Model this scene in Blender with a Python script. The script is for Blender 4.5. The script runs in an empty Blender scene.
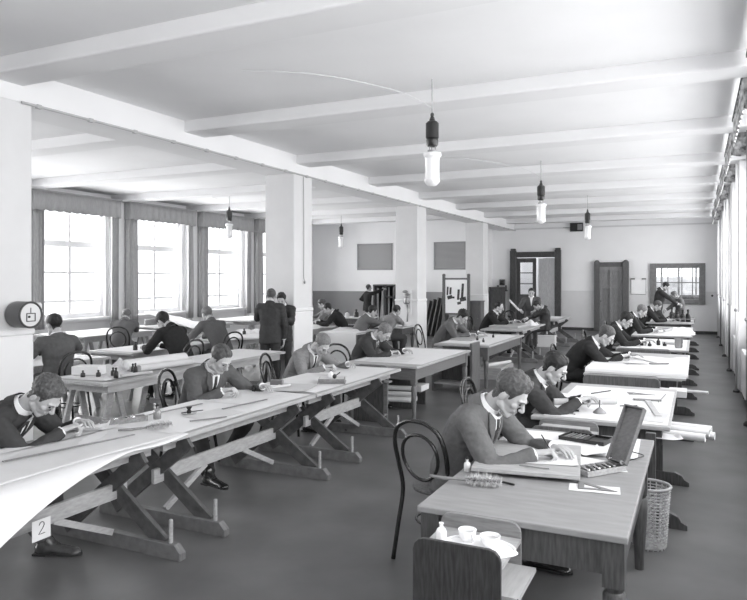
import bpy, bmesh, math, random
from mathutils import Vector, Matrix, noise
from mathutils.bvhtree import BVHTree
R = math.radians
random.seed(7)
scene = bpy.context.scene
C = scene.collection

# ------------------------------------------------------------------ camera
CAMH = 1.85
YAW = 25.511
cam_data = bpy.data.cameras.new('camera')
cam = bpy.data.objects.new('camera', cam_data); C.objects.link(cam)
cam.location = (0, 0, CAMH)
cam.rotation_euler = (R(90), 0, R(YAW))
cam_data.sensor_fit = 'HORIZONTAL'
cam_data.sensor_width = 36.0
cam_data.lens = 680.0 / 747.0 * 36.0
cam_data.shift_y = -22.0 / 747.0
cam_data.clip_end = 200
scene.camera = cam

# ------------------------------------------------------------------ world
world = bpy.data.worlds.new('sky'); scene.world = world
world.use_nodes = True
bg = world.node_tree.nodes['Background']
bg.inputs[0].default_value = (0.95, 0.97, 1.0, 1)
bg.inputs[1].default_value = 2.2

WIN_Y = [-2.50 + 2.775 * k for k in range(10)]      # bay centres, both long walls
YS, XS = 22.5, -6.95        # the back wall stands nearer left of this corner
LX, RX, YB, YF = -13.3, 0.80, 24.9, -3.6            # room planes
SLAB = 3.92


def sky_light(name, x, y, rot, w, h, power, z=2.3):
    ld = bpy.data.lights.new(name, 'AREA'); ld.shape = 'RECTANGLE'
    ld.size = w; ld.size_y = h; ld.energy = power
    ld.color = (1.0, 1.0, 1.0)
    o = bpy.data.objects.new(name, ld); C.objects.link(o)
    o.location = (x, y, z); o.rotation_euler = rot
    return o


for wy in WIN_Y:                                    # daylight in every window opening
    if wy < 21: sky_light('window_daylight', LX - 0.42, wy, (0, R(-74), 0), 2.8, 1.8, 205)
    sky_light('window_daylight', RX + 0.42, wy, (0, R(74), 0), 2.8, 1.8, 104)

scene.view_settings.view_transform = 'Standard'
scene.view_settings.look = 'None'
scene.view_settings.gamma = 1.0
scene.view_settings.use_curve_mapping = False
scene.view_settings.exposure = 0.44
scene.cycles.diffuse_bounces = 6
scene.cycles.max_bounces = 10
scene.cycles.caustics_reflective = False
scene.cycles.caustics_refractive = False
scene.cycles.sample_clamp_indirect = 6.0

# ------------------------------------------------------------------ materials
MATS = {}


def mat(name, v, rough=0.6, var=0.0, scale=6.0, stretch=(1, 1, 1), spec=0.3, bump=0.0, metal=0.0, detail=4.0):
    if name in MATS: return MATS[name]
    m = bpy.data.materials.new(name); m.use_nodes = True
    nt = m.node_tree; b = nt.nodes['Principled BSDF']
    b.inputs['Roughness'].default_value = rough
    b.inputs['Specular IOR Level'].default_value = spec
    b.inputs['Metallic'].default_value = metal
    c = (v, v, v * 1.01, 1)
    b.inputs['Base Color'].default_value = c
    tc = nt.nodes.new('ShaderNodeTexCoord'); mp = nt.nodes.new('ShaderNodeMapping')
    mp.inputs['Scale'].default_value = stretch
    no = nt.nodes.new('ShaderNodeTexNoise'); no.inputs['Scale'].default_value = scale
    no.inputs['Detail'].default_value = detail
    nt.links.new(tc.outputs['Object'], mp.inputs['Vector']); nt.links.new(mp.outputs['Vector'], no.inputs['Vector'])
    if var > 0:
        cr = nt.nodes.new('ShaderNodeValToRGB')
        lo, hi = max(0, v * (1 - var)), min(1, v * (1 + var))
        cr.color_ramp.elements[0].position = 0.3; cr.color_ramp.elements[0].color = (lo, lo, lo * 1.01, 1)
        cr.color_ramp.elements[1].position = 0.7; cr.color_ramp.elements[1].color = (hi, hi, hi * 1.01, 1)
        nt.links.new(no.outputs['Fac'], cr.inputs['Fac']); nt.links.new(cr.outputs['Color'], b.inputs['Base Color'])
    if bump > 0:
        bp = nt.nodes.new('ShaderNodeBump'); bp.inputs['Strength'].default_value = bump
        bp.inputs['Distance'].default_value = 0.01
        nt.links.new(no.outputs['Fac'], bp.inputs['Height']); nt.links.new(bp.outputs['Normal'], b.inputs['Normal'])
    MATS[name] = m
    return m


WALL = mat('painted plaster', 0.88, 0.7, 0.02, 1.5, bump=0.05)
BEAM = mat('beam plaster light offset', 0.80, 0.8, 0.02, 1.2)  # darker than the slab, to offset the stronger light on beam faces
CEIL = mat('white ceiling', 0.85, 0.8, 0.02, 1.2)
COL = mat('painted column', 0.68, 0.7, 0.03, 2.5)
WAINS = mat('light dado paint', 0.74, 0.55, 0.03, 2.0)
WAINS_L = mat('grey dado paint', 0.33, 0.55, 0.05, 2.0)
FLOOR = mat('linoleum floor', 0.115, 0.42, 0.25, 1.6, bump=0.02, spec=0.35)
DARKTRIM = mat('dark trim', 0.07, 0.5, 0.1, 8)
WINWHITE = mat('white window paint', 0.7, 0.5)
CURT = mat('grey curtain cloth', 0.36, 0.9, 0.1, 9, (6, 6, 1))
CURT_S = mat('soft white net', 0.78, 0.9)
PAPER = mat('white drawing paper', 0.67, 0.75, 0.03, 3)
PAPER2 = mat('cream tracing paper', 0.58, 0.7, 0.05, 5)
PAPER3 = mat('grey paper', 0.5, 0.75, 0.06, 5)
OAK = mat('pale oak', 0.36, 0.5, 0.16, 7, (1, 9, 9), spec=0.3)
OAKY = mat('worn oak desktop', 0.25, 0.5, 0.09, 4, (1.5, 6, 6), spec=0.3)
PINE = mat('pine board', 0.38, 0.55, 0.12, 6, (8, 1, 8))
PINEV = mat('pine plank', 0.50, 0.55, 0.15, 7, (8, 1, 3))
WALNUT = mat('dark stained wood', 0.075, 0.4, 0.35, 9, (9, 9, 1), spec=0.4)
MIDW = mat('brown wood', 0.12, 0.45, 0.25, 9, (9, 9, 1), spec=0.35)
MIDH = mat('brown wood grain', 0.20, 0.45, 0.25, 8, (1, 8, 8), spec=0.35)
STAIN = mat('trestle wood', 0.085, 0.5, 0.3, 8, (2, 8, 2), spec=0.35)
STAINL = mat('trestle light wood', 0.36, 0.5, 0.15, 8, (8, 2, 8), spec=0.3)
BENT = mat('black lacquered bentwood', 0.018, 0.22, spec=0.6)
CANE = mat('cane seat', 0.12, 0.5, 0.3, 60)
BLACK = mat('black enamel', 0.015, 0.35, spec=0.5)
IRON = mat('painted iron', 0.05, 0.4, spec=0.5)
GREYM = mat('grey metal', 0.3, 0.35, metal=0.7)
BRASS = mat('bright metal', 0.6, 0.25, metal=0.9)
CHINA = mat('white china', 0.85, 0.15, spec=0.6)
OPAL = mat('opal glass', 0.85, 0.2, spec=0.6)
INK = mat('black ink', 0.02, 0.4)
CORDL = mat('white cord', 0.7, 0.7)
CORD = mat('light cord', 0.45, 0.7)
WICKER = mat('wicker', 0.5, 0.6, 0.3, 30)
BRISTLE = mat('pale bristle', 0.55, 0.9, 0.3, 50)
LEATHER = mat('black polished leather', 0.02, 0.18, spec=0.7)
LEATHER_B = mat('brown leather', 0.07, 0.25, 0.2, 20, spec=0.6)
SOLE = mat('shoe sole', 0.03, 0.6)
SKIN = mat('skin', 0.42, 0.55, 0.05, 14, spec=0.35)
LIP = mat('lips', 0.27, 0.5)
EYE = mat('eye', 0.03, 0.2)
SHIRT = mat('white shirt linen', 0.82, 0.8)
TIE = mat('dark necktie', 0.03, 0.6)
HAIR = {'dark': mat('dark hair', 0.022, 0.5, 0.4, 45, (1, 1, 1), bump=0.5),
        'brown': mat('brown hair', 0.075, 0.5, 0.35, 45, bump=0.5),
        'fair': mat('fair hair', 0.16, 0.55, 0.3, 45, bump=0.5),
        'grey': mat('grey hair', 0.28, 0.6, 0.3, 45, bump=0.5)}
SUIT = {'black': mat('black wool', 0.028, 0.9, 0.1, 20, spec=0.15),
        'dark': mat('charcoal wool', 0.050, 0.9, 0.1, 20, spec=0.15),
        'mid': mat('mid grey wool', 0.10, 0.9, 0.08, 30, spec=0.15),
        'grey': mat('grey tweed', 0.125, 0.9, 0.08, 60, spec=0.15),
        'light': mat('light grey tweed', 0.22, 0.9, 0.1, 60, spec=0.15),
        'white': mat('white shirt cloth', 0.75, 0.9, 0.05, 20)}


def glass_mat():
    m = bpy.data.materials.new('window glass'); m.use_nodes = True
    nt = m.node_tree; nt.nodes.clear()
    out = nt.nodes.new('ShaderNodeOutputMaterial'); mx = nt.nodes.new('ShaderNodeMixShader')
    tr = nt.nodes.new('ShaderNodeBsdfTransparent'); gl = nt.nodes.new('ShaderNodeBsdfGlossy')
    gl.inputs['Roughness'].default_value = 0.03
    tr.inputs[0].default_value = (0.93, 0.93, 0.93, 1)
    mx.inputs[0].default_value = 0.06
    nt.links.new(tr.outputs[0], mx.inputs[1]); nt.links.new(gl.outputs[0], mx.inputs[2]); nt.links.new(mx.outputs[0], out.inputs[0])
    return m


GLASS = glass_mat()

# ------------------------------------------------------------------ mesh helpers
ORG = {}       # world position of every object, so children can be written in world coordinates


class MB:
    """collects simple shapes in one bmesh; build() links them as one object"""
    def __init__(s): s.bm = bmesh.new(); s.mi = 0

    def _f(s, vs):
        try: f = s.bm.faces.new(vs); f.material_index = s.mi; return f
        except ValueError: return None

    def box(s, x0, x1, y0, y1, z0, z1, M=None, taper=None):
        t = taper or 0
        co = [(x0 + t, y0 + t, z0), (x1 - t, y0 + t, z0), (x1 - t, y1 - t, z0), (x0 + t, y1 - t, z0), (x0, y0, z1), (x1, y0, z1), (x1, y1, z1), (x0, y1, z1)]
        v = [s.bm.verts.new((M @ Vector(c)) if M else c) for c in co]
        for q in ((0, 3, 2, 1), (4, 5, 6, 7), (0, 1, 5, 4), (1, 2, 6, 5), (2, 3, 7, 6), (3, 0, 4, 7)): s._f([v[i] for i in q])
        return s

    def cbox(s, c, d, rz=0, rx=0, ry=0):
        M = Matrix.Translation(c) @ Matrix.Rotation(rz, 4, 'Z') @ Matrix.Rotation(ry, 4, 'Y') @ Matrix.Rotation(rx, 4, 'X')
        return s.box(-d[0] / 2, d[0] / 2, -d[1] / 2, d[1] / 2, -d[2] / 2, d[2] / 2, M)

    def bar(s, a, b, w, t, up=(0, 0, 1)):
        """rectangular plank from a to b; w across (side), t along 'up'"""
        a, b = Vector(a), Vector(b); d = (b - a); L = d.length; d.normalize()
        u = Vector(up); x = d.cross(u).normalized(); u = x.cross(d).normalized()
        M = Matrix((x, d, u)).transposed().to_4x4(); M.translation = a
        return s.box(-w / 2, w / 2, 0, L, -t / 2, t / 2, M)

    def ring(s, c, x, y, rx, ry, n):
        return [s.bm.verts.new(Vector(c) + Vector(x) * (math.cos(2 * math.pi * i / n) * rx) + Vector(y) * (math.sin(2 * math.pi * i / n) * ry)) for i in range(n)]

    def skin_rings(s, rings, caps=True):
        n = len(rings[0])
        for a, b in zip(rings, rings[1:]):
            for i in range(n): s._f([a[i], a[(i + 1) % n], b[(i + 1) % n], b[i]])
        if caps:
            s._f(list(reversed(rings[0]))); s._f(rings[-1])
        return s

    def lathe(s, c, prof, n=20, axis=None, caps=True):
        """prof: list of (r, h) along axis (default Z)"""
        c = Vector(c); a = Vector(axis or (0, 0, 1)).normalized()
        x = a.orthogonal().normalized(); y = a.cross(x)
        return s.skin_rings([s.ring(c + a * h, x, y, max(r, 1e-4), max(r, 1e-4), n) for r, h in prof], caps)

    def tube(s, pts, r, n=8, closed=False, caps=True):
        pts = [Vector(p) for p in pts]; N = len(pts)
        rr = r if isinstance(r, (list, tuple)) else [r] * N
        rings = []; x = None
        for i, p in enumerate(pts):
            if closed: t = pts[(i + 1) % N] - pts[i - 1]
            else: t = pts[min(i + 1, N - 1)] - pts[max(i - 1, 0)]
            t.normalize()
            x = (x - t * x.dot(t)).normalized() if x is not None and (x - t * x.dot(t)).length > 1e-4 else t.orthogonal().normalized()
            rings.append(s.ring(p, x, t.cross(x), rr[i], rr[i], n))
        if closed: rings.append(rings[0]); caps = False
        return s.skin_rings(rings, caps)

    def ell(s, c, r, M=None, seg=16, rg=10):
        m = (Matrix.Translation(c) if M is None else M @ Matrix.Translation(c)) @ Matrix.Diagonal((r[0], r[1], r[2], 1))
        ret = bmesh.ops.create_uvsphere(s.bm, u_segments=seg, v_segments=rg, radius=1, matrix=m)
        for v in ret['verts']:
            for f in v.link_faces: f.material_index = s.mi
        return s

    def grid(s, fn, nu, nv):
        vs = [[s.bm.verts.new(fn(i / nu, j / nv)) for j in range(nv + 1)] for i in range(nu + 1)]
        for i in range(nu):
            for j in range(nv): s._f([vs[i][j], vs[i + 1][j], vs[i + 1][j + 1], vs[i][j + 1]])
        return s

    def sheet(s, fn, nu, nv, t=0.0015, up=(0, 0, 1)):
        """a thin closed sheet: grid plus its offset copy"""
        u = Vector(up) * t
        A = [[s.bm.verts.new(Vector(fn(i / nu, j / nv)) + u) for j in range(nv + 1)] for i in range(nu + 1)]
        B = [[s.bm.verts.new(Vector(fn(i / nu, j / nv))) for j in range(nv + 1)] for i in range(nu + 1)]
        for i in range(nu):
            for j in range(nv):
                s._f([A[i][j], A[i + 1][j], A[i + 1][j + 1], A[i][j + 1]]); s._f([B[i][j], B[i][j + 1], B[i + 1][j + 1], B[i + 1][j]])
        for i in range(nu):
            s._f([A[i][0], B[i][0], B[i + 1][0], A[i + 1][0]]); s._f([A[i][nv], A[i + 1][nv], B[i + 1][nv], B[i][nv]])
        for j in range(nv):
            s._f([A[0][j], A[0][j + 1], B[0][j + 1], B[0][j]]); s._f([A[nu][j], B[nu][j], B[nu][j + 1], A[nu][j + 1]])
        return s

    def prism(s, pts, M, t):
        """2D outline (local xy) extruded t along local z"""
        a = [s.bm.verts.new(M @ Vector((p[0], p[1], 0))) for p in pts]; b = [s.bm.verts.new(M @ Vector((p[0], p[1], t))) for p in pts]
        s._f(list(reversed(a))); s._f(b); n = len(pts)
        for i in range(n): s._f([a[i], a[(i + 1) % n], b[(i + 1) % n], b[i]])
        return s

    def mesh(s, name):
        bmesh.ops.recalc_face_normals(s.bm, faces=s.bm.faces)
        me = bpy.data.meshes.new(name); s.bm.to_mesh(me); s.bm.free(); return me

    def build(s, name, m, parent=None, org=None, smooth=False, bevel=0.0):
        return link_mesh(name, s.mesh(name), m, parent, org, smooth, bevel)


def link_mesh(name, me, m, parent=None, org=None, smooth=False, bevel=0.0):
    """mesh is in world coordinates; org is the new object's origin (defaults: parent's or the bbox base)"""
    o = bpy.data.objects.new(name, me); C.objects.link(o)
    for q in (m if isinstance(m, (list, tuple)) else [m]): me.materials.append(q)
    if parent is not None:
        po = ORG[parent.name]; o.parent = parent; og = po if org is None else Vector(org)
        o.location = og - po
    else:
        if org is None:
            xs = [v.co for v in me.vertices]
            lo = [min(c[i] for c in xs) for i in range(3)]; hi = [max(c[i] for c in xs) for i in range(3)]
            org = ((lo[0] + hi[0]) / 2, (lo[1] + hi[1]) / 2, lo[2])
        og = Vector(org); o.location = og
    ORG[o.name] = og.copy()
    me.transform(Matrix.Translation(-og))
    if smooth:
        me.shade_smooth()
        if smooth == 'auto': me.set_sharp_from_angle(angle=R(40))
    if bevel > 0:
        bv = o.modifiers.new('bevel', 'BEVEL'); bv.width = bevel; bv.segments = 2; bv.limit_method = 'ANGLE'
        bv.angle_limit = R(50)
    return o


def tag(o, label, cat, group=None, kind=None):
    o['label'] = label; o['category'] = cat
    if group: o['group'] = group
    if kind: o['kind'] = kind
    return o


def struct(o): o['kind'] = 'structure'; return o


def thing(name, label, cat, loc, group=None):
    o = bpy.data.objects.new(name, None); C.objects.link(o)
    o.location = loc; o.empty_display_size = 0.1
    ORG[o.name] = Vector(loc); tag(o, label, cat, group)
    return o


def dup(root, loc, rz=0, label=None, group=None, sc=None):
    def cp(o, par):
        c = o.copy(); C.objects.link(c)
        if par is not None: c.parent = par
        for ch in o.children: cp(ch, c)
        return c
    r = cp(root, None)
    r.location = loc; r.rotation_euler = (0, 0, rz)
    if sc: r.scale = sc
    if label: r['label'] = label
    if group: r['group'] = group
    ORG[r.name] = Vector(loc)
    return r


def spline(pts, n=6, closed=False):
    P = [Vector(p) for p in pts]; N = len(P); out = []
    rng = range(N) if closed else range(N - 1)
    for i in rng:
        if closed: p0, p1, p2, p3 = P[i - 1], P[i], P[(i + 1) % N], P[(i + 2) % N]
        else: p0, p1, p2, p3 = P[max(i - 1, 0)], P[i], P[i + 1], P[min(i + 2, N - 1)]
        for k in range(n):
            t = k / n
            out.append(0.5 * ((2 * p1) + (p2 - p0) * t + (2 * p0 - 5 * p1 + 4 * p2 - p3) * t * t + (3 * p1 - p0 - 3 * p2 + p3) * t ** 3))
    if not closed: out.append(P[-1])
    return out

# ------------------------------------------------------------------ room shell
b = MB(); b.box(LX - 0.3, RX + 0.3, YF - 0.3, YB + 0.3, -0.1, 0); struct(b.build('floor', FLOOR))
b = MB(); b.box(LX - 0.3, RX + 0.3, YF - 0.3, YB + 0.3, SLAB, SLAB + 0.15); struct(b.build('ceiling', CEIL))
BEAMY = [4.44 + 2.775 * k for k in range(-2, 8)]
for i, y in enumerate(BEAMY):
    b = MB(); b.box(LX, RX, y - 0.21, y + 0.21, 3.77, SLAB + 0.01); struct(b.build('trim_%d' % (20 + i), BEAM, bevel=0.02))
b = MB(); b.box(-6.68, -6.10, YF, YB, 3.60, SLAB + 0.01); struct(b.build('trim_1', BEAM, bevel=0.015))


def long_wall(x0, x1, side):
    b = MB(); ys = [YF - 0.2]
    for w in WIN_Y:
        if side == 'right' or w < 21: ys += [w - 1.0, w + 1.0]
    ys.append(YB + 0.2)
    b.box(x0, x1, YF - 0.2, YB + 0.2, 0, 0.88); b.box(x0, x1, YF - 0.2, YB + 0.2, 3.55, SLAB)
    for a, c in zip(ys[::2], ys[1::2]): b.box(x0, x1, a, c, 0.88, 3.55)
    return struct(b.build('wall_' + side, WALL))


long_wall(LX - 0.35, LX, 'left'); long_wall(RX, RX + 0.35, 'right')
b = MB(); b.box(LX - 0.3, RX + 0.3, YF - 0.35, YF, 0, SLAB)
struct(b.build('wall_front', WALL))

# back wall with the double door opening and the internal window
DX0, DX1, DH = -6.05, -4.62, 2.62
WX0, WX1, WZ0, WZ1 = -1.30, 0.06, 1.12, 2.20
b = MB()
b.box(LX, XS, YS, YB + 0.25, 0, SLAB); b.box(XS, DX0, YB, YB + 0.25, 0, SLAB); b.box(DX0, DX1, YB, YB + 0.25, DH, SLAB)
b.box(DX1, WX0, YB, YB + 0.25, 0, SLAB); b.box(WX0, WX1, YB, YB + 0.25, 0, WZ0); b.box(WX0, WX1, YB, YB + 0.25, WZ1, SLAB)
b.box(WX1, RX + 0.3, YB, YB + 0.25, 0, SLAB)
struct(b.build('wall_back', WALL))
b = MB(); b.box(LX, XS, YS - 0.02, YS + 0.01, 0, 1.27); b.box(LX, XS, YS - 0.035, YS + 0.01, 1.27, 1.36); struct(b.build('trim_2', WAINS_L))
b = MB(); b.box(-4.45, -3.28, YB - 0.015, YB + 0.01, 0, 1.40); b.box(-2.14, RX, YB - 0.015, YB + 0.01, 0, 1.05)
b.box(-2.14, -1.52, YB - 0.015, YB + 0.01, 1.05, 1.40); b.box(0.22, RX, YB - 0.015, YB + 0.01, 1.05, 1.40)
struct(b.build('trim_3', WAINS))
b = MB(); b.box(-4.4, -3.3, YB - 0.04, YB + 0.01, 0, 0.1); b.box(-2.1, RX, YB - 0.04, YB + 0.01, 0, 0.1)
b.box(LX, XS, YS - 0.04, YS + 0.01, 0, 0.1); struct(b.build('baseboard_back', DARKTRIM))
b = MB(); b.box(-6.1, RX, YB - 0.05, YB, 3.62, 3.67); struct(b.build('trim_4', COL))
b = MB(); b.box(LX - 0.01, LX + 0.02, YF, YB, 0, 0.80); struct(b.build('trim_5', WAINS))

# left windows: frame, bars, glass, sill; pilasters between
def window(n, xg, y, side, detailed=True):
    s = 1 if side == 'left' else -1
    f = MB(); y0, y1, z0, z1 = y - 1.0, y + 1.0, 0.90, 3.55
    xa, xb = sorted((xg, xg + s * 0.10))
    for (a, c, p, q) in ((y0, y0 + 0.11, z0, z1), (y1 - 0.11, y1, z0, z1), (y0 + .11, y1 - .11, z0, z0 + 0.12), (y0 + .11, y1 - .11, z1 - 0.09, z1), (y0 + .11, y1 - .11, 2.58, 2.72), (y - .04, y + .04, z0 + .12, 2.58), (y - .03, y + .03, 2.72, z1 - .09)):
        f.box(xa, xb, a, c, p, q)
    for z in (1.28, 1.95): f.box(xa + 0.02, xb - 0.02, y0 + .11, y1 - .11, z, z + 0.055)
    w = struct(f.build('window_%d' % n, WINWHITE))
    g = MB(); g.box(xg + s * 0.05 - 0.004, xg + s * 0.05 + 0.004, y0 + 0.05, y1 - 0.05, z0 + 0.05, z1 - 0.05); g.build('pane', GLASS, w)
    g = MB(); a, c = sorted((xg + s * 0.08, xg + s * 0.36)); g.box(a, c, y0 - 0.08, y1 + 0.08, 0.84, 0.90); g.build('window_sill', WINWHITE, w)
    return w


for k, y in enumerate(WIN_Y):
    if y < 21: window(k + 1, LX - 0.16, y, 'left')
    window(k + 11, RX + 0.28, y, 'right')
for i, y in enumerate(BEAMY):
    b = MB(); b.box(LX - 0.01, LX + 0.22, y - 0.21, y + 0.21, 0, 3.76); struct(b.build('trim_%d' % (40 + i), COL, bevel=0.02))
    b = MB(); b.box(0.60, RX + 0.01, y - 0.25, y + 0.25, 0, 3.76); struct(b.build('trim_%d' % (60 + i), COL, bevel=0.02))
    b = MB(); b.box(0.592, 0.61, y - 0.255, y + 0.255, 0.0, 1.30); struct(b.build('trim_%d' % (80 + i), WAINS))

# columns with dado
for i, y in enumerate([-1.11, 4.44, 9.99, 15.54, 21.09]):
    b = MB(); b.box(-6.68, -6.10, y - 0.3, y + 0.3, 0, 3.62); c = struct(b.build('trim_%d' % (3 + 3 * i + 4), COL, bevel=0.02))
    b = MB(); b.box(-6.69, -6.09, y - 0.31, y + 0.31, 0, 1.28); b.box(-6.70, -6.08, y - 0.32, y + 0.32, 1.28, 1.34)
    b.build('dado', WAINS, c, bevel=0.015)
# conduit along the girder edge, with clips
b = MB(); b.tube([(-6.075, 4.6, 3.60), (-6.075, YB, 3.60)], 0.014)
for k in range(30): b.cbox((-6.085, 4.8 + k * 0.66, 3.60), (0.04, 0.05, 0.04))
tag(b.build('conduit', CORD), 'thin electrical conduit clipped along the lower edge of the long ceiling girder', 'pipe')

# ------------------------------------------------------------------ curtains on the left windows, valances on the right
def folded(x, y0, y1, z0, z1, amp, n, seed, gather=0.0):
    r = random.Random(seed); ph = r.random() * 6
    def fn(u, v):
        y = y0 + (y1 - y0) * u; z = z0 + (z1 - z0) * v
        a = amp * (0.6 + 0.4 * math.sin(u * 7 + ph))
        return Vector((x + a * math.sin(u * n * 2 * math.pi + ph + 0.4 * math.sin(v * 5)), y + gather * (1 - v) * (0.5 - u), z))
    return fn


ORD = ['', '', '', 'nearest', 'nearest visible', 'second', 'third', 'fourth', 'farthest']
for k, y in enumerate(WIN_Y):
    if k < 3 or y > 21: continue
    xf = LX + 0.42
    nth = {4: 'window mostly hidden by the nearest column', 5: 'first fully visible left window', 6: 'second visible left window', 7: 'third visible left window', 8: 'left window beside the standing men'}.get(k, 'far left window')
    if k == 3: nth = 'left window out beyond the near column'
    if k == 9: nth = 'farthest left window by the back wall'
    if k == 4: nth = 'left window behind the near column'
    t = thing('curtain_set', 'grey pleated valance with long side curtains over the ' + nth, 'curtains', (LX + 0.2, y, 0.7), 'grey curtain sets on the left windows')
    v = MB()
    def fn(u, w, y=y, k=k):
        # path: back wall -> out -> along front -> back
        L = [(LX + 0.0, y - 1.36), (xf, y - 1.36), (xf, y + 1.12), (LX + 0.0, y + 1.12)]
        d = [0.42, 2.48, 0.42]; T = sum(d); s = u * T
        i = 0
        while i < 2 and s > d[i]: s -= d[i]; i += 1
        f = s / d[i]; px = L[i][0] + (L[i + 1][0] - L[i][0]) * f; py = L[i][1] + (L[i + 1][1] - L[i][1]) * f
        pl = 0.012 * math.sin(u * T * 2 * math.pi / 0.22) * (1.3 - w)
        sc = 0.0
        if i == 1: px += pl
        else: py += pl * (1 if i else -1)
        return Vector((px, py, 3.33 + 0.42 * w - sc + 0.01 * math.sin(u * 90) * (1 - w)))
    v.sheet(fn, 140, 3, 0.004, (1, 0, 0)); v.build('valance', CURT, t, smooth=True)
    b = MB(); b.box(LX, xf + 0.02, y - 1.38, y + 1.14, 3.75, 3.775); b.build('curtain_box_top', CURT, t)
    for a, c, g in ((y - 1.36, y - 1.02, 0.0), (y + 0.88, y + 1.10, 0.0)):
        m = MB(); m.sheet(folded(xf - 0.08, a, c, 0.72, 3.36, 0.03, 4, k * 7 + 1), 40, 8, 0.004, (1, 0, 0)); m.build('curtain', CURT, t, smooth=True)
        # the return of each curtain to the wall
    m = MB(); m.sheet(lambda u, w, y=y: Vector((LX + 0.02 + 0.34 * u, y - 1.35 + 0.02 * math.sin(u * 22), 0.72 + 2.64 * w)), 24, 4, 0.004, (0, 1, 0)); m.build('curtain', CURT, t, smooth=True)
    for a, c in ((y - 0.99, y - 0.86), (y + 0.84, y + 0.99)):
        m = MB(); m.sheet(folded(LX + 0.14, a, c, 0.92, 3.40, 0.02, 3, k * 5 + 3, 0.05), 24, 6, 0.003, (1, 0, 0)); m.build('net_curtain', CURT_S, t, smooth=True)
PATT = mat('patterned lace', 0.42, 0.8, 0.75, 16, detail=3)
for k, y in enumerate(WIN_Y):
    if k < 3: continue
    t = thing('valance', 'short patterned valance box high on the right wall, number %s bay from the camera' % ['', '', '', 'nearest', 'second', 'third', 'fourth', 'fifth', 'sixth', 'farthest'][k], 'valance', (0.6, y, 3.45), 'patterned valances above the right windows')
    t['label'] = ['', '', '', 'patterned valance high on the right wall nearest the camera', 'patterned valance second along the right wall, cut by the picture edge', 'patterned valance third along the right wall', 'patterned valance fourth along the right wall', 'patterned valance fifth along the right wall', 'patterned valance sixth along the right wall', 'patterned valance farthest along the right wall by the back corner'][k]
    m = MB()
    y0, y1 = y - 1.1, y + 1.1
    m.sheet(lambda u, w: Vector((0.40 + 0.40 * u, y0 + 0.012 * math.sin(u * 20), 3.50 + 0.32 * w - 0.03 * abs(math.sin(u * 6)))), 12, 2, 0.004, (0, 1, 0)); m.build('end_panel', PATT, t, smooth=True)
    m = MB(); m.sheet(lambda u, w: Vector((0.40 + 0.01 * math.sin(u * 60), y0 + (y1 - y0) * u, 3.50 + 0.32 * w)), 80, 2, 0.004, (1, 0, 0)); m.build('front_panel', PATT, t, smooth=True)
    m = MB(); m.box(0.385, 0.41, y0, y1, 3.82, 3.85); m.build('rail', IRON, t)

# heating pipes and radiators by the right wall
for i, y in enumerate(BEAMY):
    if y < 6: continue
    far = ['nearest', 'second', 'third', 'fourth', 'fifth', 'sixth', 'farthest', ''][min(i - 3, 7)] if i >= 3 else 'nearest'
    t = thing('heating_pipe', 'thin vertical pipe with valve on the right wall pier, %s from the camera' % far, 'pipe', (0.56, y - 0.30, 0), 'heating pipes on the right piers')
    m = MB(); m.tube([(0.56, y - 0.30, 0.05), (0.56, y - 0.30, 3.7)], 0.016); m.build('riser', COL if i % 2 else GREYM, t, smooth=True)
    m = MB(); m.ell((0.55, y - 0.31, 1.33), (0.026, 0.026, 0.026)); m.tube([(0.55, y - 0.31, 1.33), (0.53, y - 0.33, 1.33)], 0.01); m.build('valve', GREYM, t, smooth=True)
    m = MB(); m.lathe((0.56, y - 0.30, 0), [(0.05, 0), (0.05, 0.03), (0.02, 0.06)]); m.build('floor_flange', IRON, t)
    if i >= 3:
        t = thing('radiator', 'pale cast radiator standing low between right wall piers, %s from the camera' % far, 'radiator', (0.62, y - 1.3, 0), 'radiators under the right windows')
        for q in range(8):
            m = MB(); m.box(0.60, 0.74, y - 1.7 + q * 0.105, y - 1.62 + q * 0.105, 0.10, 0.76); m.build('fin', WAINS, t, bevel=0.015)
        m = MB(); m.box(0.62, 0.70, y - 1.7, y - 1.66, 0, 0.12); m.box(0.62, 0.70, y - 0.95, y - 0.91, 0, 0.12); m.build('foot', IRON, t)

# ------------------------------------------------------------------ back wall fittings
t = thing('door_1', 'x', 'door', (-5.3, YB, 0)); del t['category']; del t['label']; t['kind'] = 'structure'
m = MB(); m.box(-6.26, -6.04, YB - 0.12, YB + 0.1, 0, 2.86); m.box(-6.24, -6.06, YB - 0.1, YB + 0.08, 2.86, 2.93)
m.box(-4.64, -4.42, YB - 0.12, YB + 0.1, 0, 2.86); m.box(-4.62, -4.44, YB - 0.1, YB + 0.08, 2.86, 2.93)
m.box(-6.04, -4.64, YB - 0.09, YB + 0.1, 2.60, 2.78); m.box(-6.04, -4.64, YB - 0.12, YB + 0.1, 2.76, 2.80)
m.build('door_frame', WALNUT, t, bevel=0.012)
lf = MB()
xa, xb = -6.03, -5.33
lf.box(xa, xa + 0.12, YB + 0.02, YB + 0.07, 0, 2.58); lf.box(xb - 0.12, xb, YB + 0.02, YB + 0.07, 0, 2.58)
lf.box(xa + .12, xb - .12, YB + 0.02, YB + 0.07, 2.42, 2.58); lf.box(xa + .12, xb - .12, YB + 0.02, YB + 0.07, 0, 0.25)
lf.box(xa + .12, xb - .12, YB + 0.02, YB + 0.07, 1.0, 1.25)
for z in (1.62, 2.02): lf.box(xa + .12, xb - .12, YB + 0.03, YB + 0.06, z, z + 0.035)
lf.box(xa + .12, xb - .12, YB + 0.035, YB + 0.055, 0.25, 1.0)
leaf = lf.build('door_leaf', WALNUT, t)
m = MB(); m.box(xa + .12, xb - .12, YB + 0.044, YB + 0.048, 1.25, 2.42); m.build('pane', GLASS, leaf)
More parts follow.
